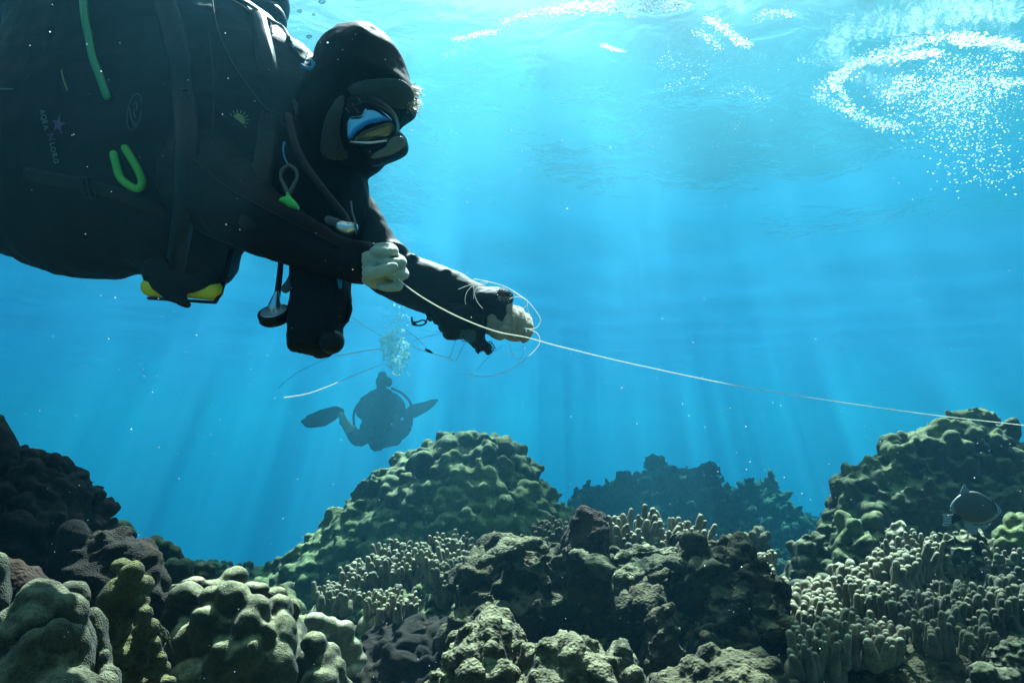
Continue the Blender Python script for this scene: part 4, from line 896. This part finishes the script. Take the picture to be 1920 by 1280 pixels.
P_('case', disc(at_y(515, 592, 1.30), gn, .0252, .0085), 'black'); P_('dial', disc(at_y(515, 592, 1.30) + Vector(gn) * .0086, gn, .0205, .0006), 'white_face', 'bright white dial')
s_ = Soup(); c_ = at_y(515, 592, 1.30) + Vector(gn) * .0095; Bg = basis(gn); s_.tube([c_, c_ + Vector(Bg @ np.array([.012, .006, 0]))], [.0006, .0004], 6); P_('needle', s_.mesh(), 'black')

sp = empty('reel', at_y(342, 560, 1.28), 'yellow reel with black rims tucked under the belly straps', 'reel'); P_ = holder(sp)
s_ = Soup(); px_tube(s_, [(284, 538, 1.28), (340, 541, 1.28), (400, 544, 1.28)], [20, 17, 20], 24); P_('drum', fuse(s_, .003, 1), 'yellow')
s_ = Soup(); px_tube(s_, [(278, 559, 1.275), (340, 563, 1.275), (404, 567, 1.275)], [3.4, 3.4, 3.6], 10); px_tube(s_, [(404, 567, 1.275), (414, 545, 1.28), (424, 510, 1.30), (434, 470, 1.32)], [3.6, 5, 7, 6], 10); s_.ell(at_y(424, 523, 1.28), .0055); P_('rim', fuse(s_, .0018, 1), 'black', 'black edge rail and arm')
st = Soup(); px_tube(st, [(292, 505, 1.27), (318, 540, 1.255), (340, 562, 1.255), (350, 570, 1.26)], [30, 22, 13, 9], 16, flat=((0, 1, 0), .5)); px_tube(st, [(300, 515, 1.27), (350, 530, 1.26), (400, 520, 1.27)], [18, 22, 18], 14, flat=((0, 1, 0), .6))
part('pocket_flap', displace(fuse(st, .003, 2), lambda co, no: fbm(co, 30, 3, 1) * .003), 'suit', label='dark strap flap hanging over the yellow reel')

bag = empty('camera_pouch', at_y(598, 668, 1.26), 'boxy black pouch hanging under the near forearm', 'pouch'); P_ = holder(bag)
s_ = Soup(); inflate(s_, [(548, 500), (600, 495), (655, 506), (657, 528), (656, 562), (650, 598), (641, 612), (639, 636), (630, 655), (610, 668), (595, 671), (578, 666), (545, 657), (542, 630), (545, 600), (548, 560), (549, 530)], 1.27, .038, 22, 4, smooth=False)
P_('case', displace(fuse(s_, .003, 2), lambda co, no: fbm(co, 22, 3, 1) * .003 + fbm(co, 70, 2, 1) * .0008), 'suit')
s_ = Soup(); px_tube(s_, [(622, 640, 1.225), (622, 640, 1.20)], [24, 23], 24); P_('lens_cap', s_.mesh(), 'black', 'round cap low on the pouch')
s_ = Soup(); s_.ell(at_y(560, 623, 1.228), (.007, .003, .006)); P_('glint', s_.mesh(), 'print_teal')  # glint on the pouch, made as a small teal blob
s_ = Soup(); s_.box(at_y(622, 532, 1.226), (.015, .002, .007)); P_('tag', s_.mesh(False), 'blue_plastic', 'dim blue tag'); s_ = Soup(); s_.box(at_y(577, 518, 1.226), (.010, .002, .008)); P_('tag', s_.mesh(False), 'print_teal')
s_ = Soup(); px_tube(s_, [(654, 560, 1.26), (656, 580, 1.26), (650, 602, 1.26)], [4, 5, 4], 10); P_('latch', s_.mesh(), 'black')
s_ = Soup(); px_tube(s_, [(566, 500, 1.26), (552, 520, 1.255), (536, 541, 1.255)], [10, 12, 9], 10, flat=((0, 1, 0), .3)); P_('strap', displace(s_.mesh(), lambda co, no: fbm(co, 40, 2, 1) * .002), 'grey_ring', 'frayed brown strap end')
s_ = Soup(); px_tube(s_, [(560, 520, 1.25), (548, 552, 1.25), (540, 578, 1.27)], [5, 4, 3], 8, flat=((0, 1, 0), .4)); P_('strap', s_.mesh(), 'black')

cl = empty('clip', at_y(542, 392, 1.12), 'grey ring with lime-green wing clip hanging on a blue cord', 'clip'); P_ = holder(cl)
YC = 1.12
s_ = Soup(); px_tube(s_, [(541, 310, YC), (529, 318, YC), (526, 332, YC), (533, 348, YC), (541, 362, YC), (550, 348, YC), (557, 332, YC), (554, 318, YC), (543, 310, YC)], [3, 3, 3, 4, 4.5, 4, 3, 3, 3], 10); P_('ring', s_.mesh(), 'grey_ring')
s_ = Soup(); px_tube(s_, [(533, 268, YC), (531, 280, YC), (534, 296, YC), (541, 311, YC)], [2.6, 1.6, 1.3, 1.2], 8); P_('cord', s_.mesh(), 'blue_plastic')
s_ = Soup(); inflate(s_, [(538, 362), (543, 362), (545, 370), (553, 376), (560, 386), (559, 393), (548, 389), (540, 386), (530, 380), (523, 377), (530, 372), (538, 370)], YC, .005, 6, 2, smooth=False); P_('wing', fuse(s_, .0012, 2), 'lime', 'lime-green moulded wing')

# torn mesh bag bunched on the far hand
mb = empty('mesh_bag', at_y(890, 668, 1.47), 'torn black mesh bag bunched round the outstretched wrist', 'bag'); P_ = holder(mb)
s_ = Soup(); inflate(s_, [(806, 588), (812, 602), (828, 611), (830, 626), (845, 637), (858, 633), (868, 628), (878, 640), (888, 652), (897, 668), (904, 656), (914, 668), (927, 661), (926, 645), (912, 636), (920, 600), (880, 570), (830, 575)], 1.475, .035, 18, 4, smooth=False)
s_.ell(at_y(930, 560, 1.475), (.032, .03, .022)); s_.ell(at_y(915, 570, 1.47), (.04, .035, .03)); s_.ell(at_y(940, 588, 1.46), (.016, .025, .03))
P_('cloth', displace(fuse(s_, .0035, 1), lambda co, no: ridged(co, 16, 3, 4) * .005 + fbm(co, 60, 2, 1) * .002), 'suit', 'bunched black cloth')
def netting(px0, py0, w, h, y, cell, rad, bulge, keep=lambda a, b: True):
    s = Soup(); rng = np.random.default_rng(5); e = []
    nx_, ny_ = int(w / cell), int(h / (cell * .86))
    def q(i, j, k): # hexagonal lattice points
        x = px0 + (i + .5 * (j % 2)) * cell; yy = py0 + j * cell * .86 + (k * cell * .28); u = (x - px0) / w - .5; v = (yy - py0) / h - .5
        return x, yy, y - bulge * (1 - 4 * u * u) * (1 - 3 * v * v)
    for j in range(ny_):
        for i in range(nx_):
            a, b = q(i, j, -1), q(i, j, 1)
            e.append((a, b)); o = 0 if j % 2 else -1
            if j + 1 < ny_: e.append((b, q(i + o + 0, j + 1, -1))); e.append((b, q(i + o + 1, j + 1, -1)))
    for a, b in e:
        if keep(a[0], a[1]) and keep(b[0], b[1]): s.tube([at_y(*a), at_y(*b)], [rad] * 2, 5, cap=False)
    return s.mesh()
P_('netting', netting(924, 538, 42, 36, 1.44, 5.2, .0008, .012, lambda a, b: (a - 944) ** 2 / 300 + (b - 556) ** 2 / 300 < 1), 'black', 'open black hexagonal netting by the knuckles')
P_('netting', netting(862, 614, 36, 32, 1.43, 4.6, .0007, .008, lambda a, b: (a - 878) ** 2 / 260 + (b - 630) ** 2 / 190 < 1), 'print_teal', 'netting catching light on the hanging corner')  # same netting in a lighter colour, for the light it catches
P_('netting', netting(896, 630, 38, 36, 1.43, 4.8, .0008, .008, lambda a, b: (a - 914) ** 2 / 260 + (b - 652) ** 2 / 190 < 1), 'black')
hk = empty('snap_hook', at_y(785, 610, 1.44), 'tiny black snap hook dangling under the far forearm', 'clip'); P_ = holder(hk)
s_ = Soup(); px_tube(s_, [(772, 595, 1.44), (774, 604, 1.44), (784, 603, 1.44), (793, 600, 1.44), (799, 604, 1.44), (793, 609, 1.44), (783, 610, 1.44), (775, 607, 1.44)], [1.6, 2.4, 1.5, 1.5, 2, 1.5, 1.5, 3.4], 8); P_('hook', s_.mesh(), 'black')
s_ = Soup(); px_tube(s_, [(799, 604, 1.44), (801, 594, 1.44), (797, 586, 1.45)], [1.6, 1.2, 1.2], 6); P_('loop', s_.mesh(), 'black')

# ------------------------------------------------------------ fishing line
def line(pts, r, m, label, name='fishing_line', n=10, group=None):
    s = Soup(); P = ctrl([at_y(a, b, c) for a, b, c in pts], n); Y = np.array([p[1] for p in P])
    rr = .58 * (r * Y / FPX if np.ndim(r) == 0 else np.interp(np.linspace(0, 1, len(P)), np.linspace(0, 1, len(r)), r) * Y / FPX)
    s.tube(P, rr, 6); return thing(name, s.mesh(), m, label, 'fishing line', group)
line([(740, 514, 1.125), (757, 532, 1.13), (800, 562, 1.16), (860, 594, 1.22), (930, 621, 1.28), (990, 633, 1.33), (1060, 652, 1.40), (1200, 685, 1.60), (1400, 726, 1.85), (1600, 757, 2.10), (1760, 779, 2.30), (1930, 798, 2.45)], [2.0, 2.0, 1.9, 1.5, 1.3, 1.2, 1.2], 'line', 'taut white line running from the closer glove to the big coral mound')
Z4 = lambda L_, y: [(620 + a / 4, 400 + b / 4, y) for a, b in L_]
line(Z4([(1075, 490), (1180, 512), (1300, 545), (1400, 600), (1480, 660), (1545, 740), (1575, 800), (1550, 850), (1500, 866), (1450, 860)], 1.42), 1.1, 'line', 'thin pale loop arching over the outstretched hand')
line(Z4([(1490, 870), (1545, 895), (1570, 950), (1545, 1010), (1450, 1100), (1330, 1180), (1200, 1218), (1100, 1220), (1030, 1200)], 1.42), 1.3, 'line', 'large pale loop curving below the outstretched hand to a free end')
line(Z4([(1338, 975), (1358, 1045), (1405, 1094), (1440, 1060), (1452, 1000)], 1.43), 1.1, 'line', 'small cream loop straight below the curled fingers')
line(Z4([(1340, 1058), (1375, 1050), (1400, 1040)], 1.43), .7, 'line', 'tiny crossing wisp on the small cream loop')
line(Z4([(1080, 490), (1072, 540), (1080, 610), (1105, 670), (1140, 712)], 1.40), .8, 'line', 'pale strand falling straight down the far sleeve')
line(Z4([(1130, 515), (1070, 540), (1025, 585), (1008, 640), (1012, 680)], 1.40), .6, 'line', 'faint strand curving widest over the far sleeve')
line(Z4([(960, 568), (1030, 540), (1100, 520), (1180, 514)], 1.40), .6, 'line', 'short faint strand lying highest along the far sleeve')
line(Z4([(1180, 520), (1110, 545), (1078, 590), (1072, 640)], 1.40), .6, 'line', 'faint hooked strand tucked between the others on the far sleeve')
line(Z4([(1350, 570), (1420, 620), (1475, 660), (1460, 700), (1400, 720)], 1.41), .8, 'line', 'tangle strand crossing the mesh above the knuckles')
line(Z4([(1340, 640), (1400, 625), (1470, 650), (1478, 720), (1500, 780), (1495, 830)], 1.40), .7, 'line', 'tangle strand hugging the outer side of the curled fingers')
line(Z4([(140, 762), (240, 835), (360, 908), (480, 950), (600, 905), (700, 990)], 1.44), .7, 'line', 'faint strand crossing behind the bubble column from the pouch')
line(Z4([(560, 870), (640, 930), (720, 1010), (760, 1040)], 1.45), .7, 'line', 'thin strand slanting down to the little swivel')
line(Z4([(600, 975), (650, 1015), (735, 1040), (820, 1068), (880, 1078), (905, 1050), (912, 1030)], 1.45), 1.2, 'line', 'pale branching strand below the snap hook with a hooked end')
line(Z4([(880, 1075), (910, 1092), (935, 1105), (950, 1080), (965, 1050)], 1.45), 1.3, 'line', 'short bent pale tip beside the branching strand')
line(Z4([(912, 1030), (925, 985), (945, 935)], 1.45), .6, 'line_dark', 'thin dark strand rising from the hooked end to the mesh bag')
line(Z4([(965, 1050), (985, 1010), (1005, 975)], 1.45), .6, 'line_dark', 'thin dark strand rising from the bent tip to the mesh bag')
line(Z4([(620, 958), (700, 930), (830, 900), (960, 878), (1080, 862)], 1.44), .6, 'line_dark', 'dark strand running level from the bubbles to the wrist')
line(Z4([(680, 872), (760, 885), (840, 892)], 1.44), .5, 'line_dark', 'short dark strand just under the snap hook')
line(Z4([(1095, 1175), (1180, 1080), (1290, 985)], 1.44), .5, 'line_dark', 'fine dark strand slanting up to the palm of the outstretched hand')
line(Z4([(45, 1068), (180, 1045), (290, 1025), (375, 1015)], 1.42), 1.4, 'line', 'short pale strand from under the pouch to the bubbles')
line([(533, 745, 1.4), (575, 738, 1.4), (615, 724, 1.4), (660, 705, 1.4), (695, 691, 1.4), (716, 683, 1.4)], [1.5, 1.3, 1.0, .7], 'line', 'loose pale line sagging to a free end over open blue water')
line([(522, 726, 1.38), (555, 700, 1.38), (590, 682, 1.38), (620, 668, 1.37)], .6, 'line_dark', 'dark hair-thin strand trailing down from the pouch')
line([(727, 505, 1.120), (736, 500, 1.115), (745, 503, 1.120), (738, 509, 1.115), (728, 508, 1.12), (738, 514, 1.115), (746, 508, 1.12)], .8, 'line', 'knot of line wound on the closer glove')
s_ = Soup(); px_tube(s_, [(798, 655, 1.445), (804, 658, 1.445), (810, 661, 1.445)], [1.6, 3, 1.6], 8); thing('swivel', s_.mesh(), 'black', 'tiny dark swivel on the pale branching strand', 'swivel')

# ------------------------------------------------------------ far diver
at_y = at_y0
YD = 12.0
fd = empty('person', at_y(715, 780, YD), 'hazy far diver hovering in blue water with fins spread out', 'person'); P_ = holder(fd)
def far_body():
    s = Soup(); k = YD / FPX
    def e(px, py, rx, rz, ry=None, off=0, tl=0): s.ell(at_y(px, py, YD + off), (rx * k, (ry or rx) * k, rz * k), np.array(Matrix.Rotation(R(tl), 3, 'Y')))
    e(716, 713, 11, 14); e(716, 703, 9, 7); e(716, 724, 9, 8); e(714, 738, 24, 10, 18); e(713, 756, 29, 20, 20); e(712, 778, 34, 24, 24); e(712, 800, 37, 22, 26, 0, 4); e(700, 814, 30, 13, 20, 0, 12); e(718, 828, 26, 13, 22, 0, -8)
    e(736, 826, 15, 10, 14); e(708, 838, 14, 7, 12); e(752, 800, 12, 12); e(684, 770, 10, 16, 12); e(744, 776, 9, 18, 12); e(729, 716, 6, 9, 8)
    for P, w in [([(692, 744), (680, 756), (676, 774), (694, 790)], [9, 9, 8, 7]), ([(736, 744), (748, 756), (751, 774), (734, 790)], [9, 9, 8, 7]),          # arms folded in
                 ([(690, 812), (670, 822), (657, 806), (645, 792)], [16, 14, 11, 9]), ([(736, 812), (755, 806), (765, 790), (768, 774)], [16, 13, 10, 8])]:     # legs
        px_tube(s, [(a, b, YD) for a, b in P], w, 12)
    return displace(fuse(s, .018, 2), lambda co, no: fbm(co, 5, 3, 1) * .02 + ridged(co, 8, 3, 2) * .018)
M['far_suit'] = cloth_mat('haze_tinted_suit', (.02, .04, .06), .8, .3, .05, 0)  # bluish, lifted tone puts the distance haze into the suit colour
P_('body', far_body(), 'far_suit')
for pts, w, off in [([(638, 772), (628, 773), (605, 783), (578, 790), (568, 790)], [8, 12, 16, 12, 4], 0), ([(764, 775), (776, 770), (795, 763), (812, 754), (820, 750)], [8, 13, 10, 6, 2], 0)]:
    s_ = Soup(); px_tube(s_, [(a, b, YD + off) for a, b in pts], w, 16, flat=((0, 1, 0), .25)); P_('fin', s_.mesh(), 'far_suit', 'broad dark fin')
s_ = Soup(); px_tube(s_, [(657, 804, YD - .07), (648, 794, YD - .09), (640, 778, YD - .09)], [9, 8.5, 6], 12); P_('calf', s_.mesh(), 'skin', 'bare pale calf')
for pts in [[(735, 728), (752, 736), (768, 752), (772, 772), (764, 790)], [(690, 750), (670, 760), (663, 778), (664, 795)]]:
    s_ = Soup(); px_tube(s_, [(a, b, YD - .1) for a, b in pts], [2.4, 2.2], 8); P_('hose', s_.mesh(), 'black')
s_ = Soup(); s_.ell(at_y(713, 714, YD - .11), (.065, .03, .035)); P_('mask', s_.mesh(), 'black')

# ------------------------------------------------------------ fish
def fish():
    y = 2.02; k = y / FPX; rng = np.random.default_rng(1)
    t = empty('fish', at_y(1824, 952, y), 'dark oval triggerfish with pale cheeks and pale striped tail', 'fish'); pt = holder(t)
    C = at_y(1830, 953, y); Lh = 47 * k
    ns, nr = 40, 28; V = []; F = []
    for i in range(ns):
        u = i / (ns - 1); x = -1 + 2 * u
        # deep rhombic body, pointed snout to the right, narrow tail root to the left
        top = .62 * math.sin(math.pi * min(max(u, 0), 1)) ** .75 * (1 - .18 * x) + .07 * (1 - u); bot = .56 * math.sin(math.pi * u) ** .8 * (1 + .10 * x) + .07 * (1 - u); w = .20 * math.sin(math.pi * u) ** .6 + .015
        cz = -.10 * max(x, 0) ** 2
        for j in range(nr):
            a = 2 * math.pi * j / nr; c, s = math.cos(a), math.sin(a); V.append(C + Vector((x * Lh, c * w * Lh, (cz + (top if s > 0 else bot) * s) * Lh)))
    for i in range(ns - 1):
        for j in range(nr): F.append([i * nr + j, i * nr + (j + 1) % nr, (i + 1) * nr + (j + 1) % nr, (i + 1) * nr + j])
    F += [list(range(nr)), [(ns - 1) * nr + j for j in range(nr)][::-1]]
    def b(tr, p):
        N = tr.nodes.new; L = tr.links.new; tc = N('ShaderNodeTexCoord'); sub = N('ShaderNodeVectorMath'); sub.operation = 'SUBTRACT'; sub.inputs[1].default_value = tuple(C + Vector((-.10 * Lh, 0, .06 * Lh)))
        sc = N('ShaderNodeVectorMath'); sc.operation = 'MULTIPLY'; sc.inputs[1].default_value = (1 / (.84 * Lh), 0, 1 / (.60 * Lh)); ln = N('ShaderNodeVectorMath'); ln.operation = 'LENGTH'
        L(tc.outputs['Object'], sub.inputs[0]); L(sub.outputs[0], sc.inputs[0]); L(sc.outputs[0], ln.inputs[0])
        r = N('ShaderNodeValToRGB'); L(ln.outputs['Value'], r.inputs[0]); e = r.color_ramp.elements
        e[0].position = .93; e[0].color = (.035, .025, .018, 1); e[1].position = 1.0; e[1].color = (.14, .17, .17, 1); L(r.outputs[0], p.inputs['Base Color'])
    body = pt('body', mesh(V, F), mat('fish_skin', rough=.45, build=b))
    fm = mat('pale_fin', (.15, .18, .18), .5, Transmission_Weight=.1)
    def fin(poly, name, m, th=.0012, yy=y):
        s = Soup(); inflate(s, poly, yy, th, 6, 2, tmin=.0006, smooth=False); return pt(name, fuse(s, .0011, 1), m)
    fin([(1798, 962), (1798, 930), (1802, 916), (1808, 906), (1822, 926), (1834, 940), (1815, 950)], 'dorsal_fin', fm)
    fin([(1800, 962), (1808, 978), (1816, 1000), (1832, 1002), (1834, 990), (1850, 992), (1862, 980), (1830, 985)], 'anal_fin', fm)
    def bt(tr, p):
        N = tr.nodes.new; L = tr.links.new; tc = N('ShaderNodeTexCoord'); w = N('ShaderNodeTexWave'); w.bands_direction = 'Z'; w.inputs['Scale'].default_value = 42; w.inputs['Distortion'].default_value = .6; L(tc.outputs['Object'], w.inputs[0])
        r = N('ShaderNodeValToRGB'); L(w.outputs[0], r.inputs[0]); r.color_ramp.elements[0].color = (.06, .09, .09, 1); r.color_ramp.elements[1].color = (.26, .32, .32, 1); L(r.outputs[0], p.inputs['Base Color'])
    fin([(1767, 962), (1784, 964), (1786, 974), (1784, 984), (1776, 986), (1767, 986), (1770, 974)], 'tail_fin', mat('striped_tail', rough=.5, build=bt), .0016)
    fin([(1783, 964), (1800, 958), (1802, 974), (1783, 984)], 'tail_root', 'black', .006)
    s = Soup(); s.ell(C + Vector((.58 * Lh, -.17 * Lh, .30 * Lh)), (.0026, .0018, .0026)); pt('eye', s.mesh(), 'black')
    s = Soup(); s.tube(ctrl([C + Vector((.50 * Lh, -.19 * Lh, .40 * Lh)), C + Vector((.66 * Lh, -.16 * Lh, .10 * Lh)), C + Vector((.70 * Lh, -.13 * Lh, -.2 * Lh))], 5), [.0014, .0018, .0008], 8); pt('gill_band', s.mesh(), 'black')
fish()

# ------------------------------------------------------------ bubbles and foam
def bub(t, p): pass
M['bubble'] = mat('air_bubbles', (.92, .97, 1.0), .12, Specular_IOR_Level=.8, Transmission_Weight=.25)
M['foam'] = translucent('white_foam', (1.0, 1.0, 1.0), .7, .3)
M['bubble_cloud'] = translucent('milky_bubbles', (1.0, 1.0, 1.0), .75, .22)
def cloud(P, r, sub=1, squash=1.0, rng=None):
    P, r = zip(*[(p, q) for p, q in zip(P, r) if p[2] < SURF - .085]); V0, F0 = ico(sub); V = []; F = []; n = len(V0); rng = rng or np.random.default_rng(0)
    for i, (p, q) in enumerate(zip(P, r)):
        s = np.array([q * rng.uniform(.7, 1.5), q * rng.uniform(.7, 1.5), q * squash * rng.uniform(.7, 1.2)]); V.append(V0 * s + np.array(p[:])); F.append(F0 + i * n)
    return mesh(np.concatenate(V), np.concatenate(F))
def on_surf(px, py, drop=.03):
    v = W3(px, py, 1); return v * ((SURF - drop) / v.z)
def stuff(name, me, m, label): return link(name, me, M[m], None, None, kind='stuff', label=label)
rng = np.random.default_rng(77)
# exhaled column above the far diver
P = []; r = []
for _ in range(1500):
    kq = rng.integers(11); cx, cz, cq = [(728, 634, 11), (748, 628, 12), (738, 645, 14), (724, 656, 12), (756, 652, 12), (742, 664, 17), (730, 676, 13), (754, 678, 13), (742, 692, 13), (762, 668, 7), (718, 640, 6)][kq]
    a = rng.normal(0, 1, 3); a *= rng.uniform(.3, 1) ** .4 / np.linalg.norm(a); P.append(at_y(cx + a[0] * cq, cz + a[1] * cq * 1.15, YD - .3 + a[2] * .12 + (kq - 5) * .02)); r.append(.004 + .022 * rng.random() ** 3)
for _ in range(160):
    f = rng.random(); P.append(at_y(738 + rng.normal(0, 10 + 10 * (1 - f)), 555 + 70 * f, YD - .3 + rng.normal(0, .1))); r.append(.004 + .018 * rng.random() ** 2)
for _ in range(70):
    P.append(at_y(712 + rng.normal(0, 10), rng.uniform(365, 560), YD - .3 + rng.normal(0, .1))); r.append(rng.uniform(.004, .014))
stuff('bubbles', cloud(P, r, 2, .8, rng), 'bubble_cloud', 'milky column of exhaled bubbles above the far diver')
# foam arch and froth under the surface on the right, bright streaks at the top
def along(path, n, sp, r0, r1, drop=.13, sq=.35):
    A = ctrl([Vector((a, b, 0)) for a, b in path], 12); out = []; rr = []
    for _ in range(int(n * 3.6)):
        q = A[rng.integers(len(A))]; out.append(on_surf(q[0] + rng.normal(0, sp * 2.0), q[1] + rng.normal(0, sp * 1.3), drop * rng.uniform(.8, 1.3))); rr.append(.43 * (r0 + (r1 - r0) * rng.random() ** 3))
    return out, rr
P = []; r = []
for path, n, sp, r0, r1 in [([(1560, 165), (1575, 140), (1610, 118), (1660, 98), (1720, 78), (1790, 70), (1850, 74), (1915, 90)], 420, 5, .004, .022), ([(1640, 115), (1700, 104), (1760, 100)], 130, 4, .004, .024),
                            ([(1800, 82), (1860, 80), (1920, 92)], 140, 3, .004, .026), ([(1540, 160), (1542, 182), (1570, 198)], 60, 4, .003, .014), ([(1562, 150), (1575, 170), (1590, 190)], 70, 3, .003, .012),
                            ([(1570, 198), (1610, 215), (1650, 232), (1690, 238)], 170, 5, .003, .018), ([(1860, 152), (1890, 158), (1920, 150)], 90, 4, .003, .016), ([(1655, 185), (1690, 160), (1705, 150)], 120, 7, .003, .016),
                            ([(1500, 112), (1530, 116), (1560, 114)], 24, 3, .003, .010), ([(1890, 100), (1888, 130)], 30, 4, .003, .012)]:
    a, b = along(path, n, sp, r0, r1); P += a; r += b
for _ in range(4200):   # froth hanging below
    u, v = rng.normal(0, 1, 2); px = 1795 + u * 55 - v * 12; py = 172 + v * 36
    if py < 100: continue
    P.append(at_y(px, py, 3.75 + rng.normal(0, .12))); r.append(.0010 + .0045 * rng.random() ** 3)
for _ in range(420):
    f = rng.random(); P.append(at_y(1800 + rng.normal(0, 50) + 60 * f, 215 + 135 * f + rng.normal(0, 10), 4.0 + rng.normal(0, .2))); r.append(rng.uniform(.0018, .006))
stuff('foam', cloud(P, r, 1, .6, rng), 'foam', 'white foam arch with hanging froth at the surface, upper corner')
P = []; r = []
for path, n, sp, r0, r1 in [([(850, 76), (890, 66), (930, 58)], 70, 2, .003, .014), ([(1020, 22), (1080, 14), (1150, 18), (1210, 16), (1290, 10)], 260, 4, .004, .022), ([(940, 45), (975, 30), (1010, 22)], 60, 3, .003, .012),
                            ([(1325, 35), (1350, 50), (1380, 72), (1402, 86)], 150, 3, .004, .018), ([(1128, 84), (1150, 92), (1168, 96)], 60, 1.5, .004, .014), ([(1420, 32), (1455, 22), (1490, 30)], 40, 2.5, .003, .012),
                            ([(1300, 60), (1330, 72), (1350, 90)], 50, 3, .003, .012), ([(1225, 110), (1270, 120), (1330, 125)], 30, 8, .003, .009), ([(1360, 180), (1400, 170), (1440, 185)], 40, 6, .003, .010),
                            ([(1250, 170), (1290, 150), (1330, 160)], 30, 8, .003, .010), ([(1345, 275), (1365, 250), (1385, 225)], 40, 4, .003, .010), ([(840, 110), (860, 95), (880, 90)], 20, 5, .003, .009),
                            ([(1080, 10), (1180, 4), (1280, 6)], 120, 3, .004, .022), ([(1180, 240), (1300, 300), (1360, 290)], 24, 10, .003, .008)]:
    a, b = along(path, n, sp, r0, r1); P += a; r += b
stuff('foam', cloud(P, r, 1, .35, rng), 'foam', 'broken bright flecks of foam strung along the surface overhead')
# drifting specks everywhere in the water
P = []; r = []
for _ in range(1500):
    d = rng.uniform(.55, 3.2); P.append(W3(rng.uniform(-100, 2020), rng.uniform(-60, 1330), d)); r.append(rng.uniform(.0003, .0007) * (.6 + .4 * d))
for _ in range(160):
    a, b = [(820, 330), (1000, 300), (870, 200), (1590, 810), (640, 120), (520, 60)][rng.integers(6)]; d = rng.uniform(1.0, 2.6); P.append(W3(a + rng.normal(0, 60), b + rng.normal(0, 60), d)); r.append(rng.uniform(.0004, .0011))
stuff('plankton', cloud(P, r, 1, 1, rng), 'foam', 'tiny pale specks drifting through all the water')
# single bubbles
def bubble(px, py, d, rx, rz, label):
    s = Soup(); k = d / FPX; s.ell(W3(px, py, d), (rx * k, rx * k * .8, rz * k), np.array(Matrix.Rotation(R(-12), 3, 'Y')), 3)
    thing('bubble', displace(s.mesh(), lambda co, no: fbm(co, 120, 2, px) * .0008), 'glass_bubble', label, 'bubble')
def gb():
    m = bpy.data.materials.new('glassy_bubble'); m.use_nodes = True; t = m.node_tree; t.nodes.clear(); N = t.nodes.new; L = t.links.new
    o = N('ShaderNodeOutputMaterial'); g_ = N('ShaderNodeBsdfGlossy'); g_.inputs[1].default_value = .05; tr = N('ShaderNodeBsdfTransparent'); tr.inputs[0].default_value = (.7, .8, .85, 1); mx = N('ShaderNodeMixShader'); fr = N('ShaderNodeLayerWeight'); fr.inputs[0].default_value = .6
    L(fr.outputs['Facing'], mx.inputs[0]); L(tr.outputs[0], mx.inputs[1]); L(g_.outputs[0], mx.inputs[2]); L(mx.outputs[0], o.inputs[0]); return m
M['glass_bubble'] = gb()
bubble(580, 69, 1.5, 6, 3, 'flat silvery bubble in the notch between shoulder and hood')
bubble(562, 21, 1.5, 5, 2.6, 'flat silvery bubble beside the black valve cover')
bubble(604, 3, 1.5, 7, 4, 'largest silvery bubble, cut by the top edge above the hood')
bubble(588, 28, 1.5, 3, 2.4, 'smallest silvery bubble above the hood')
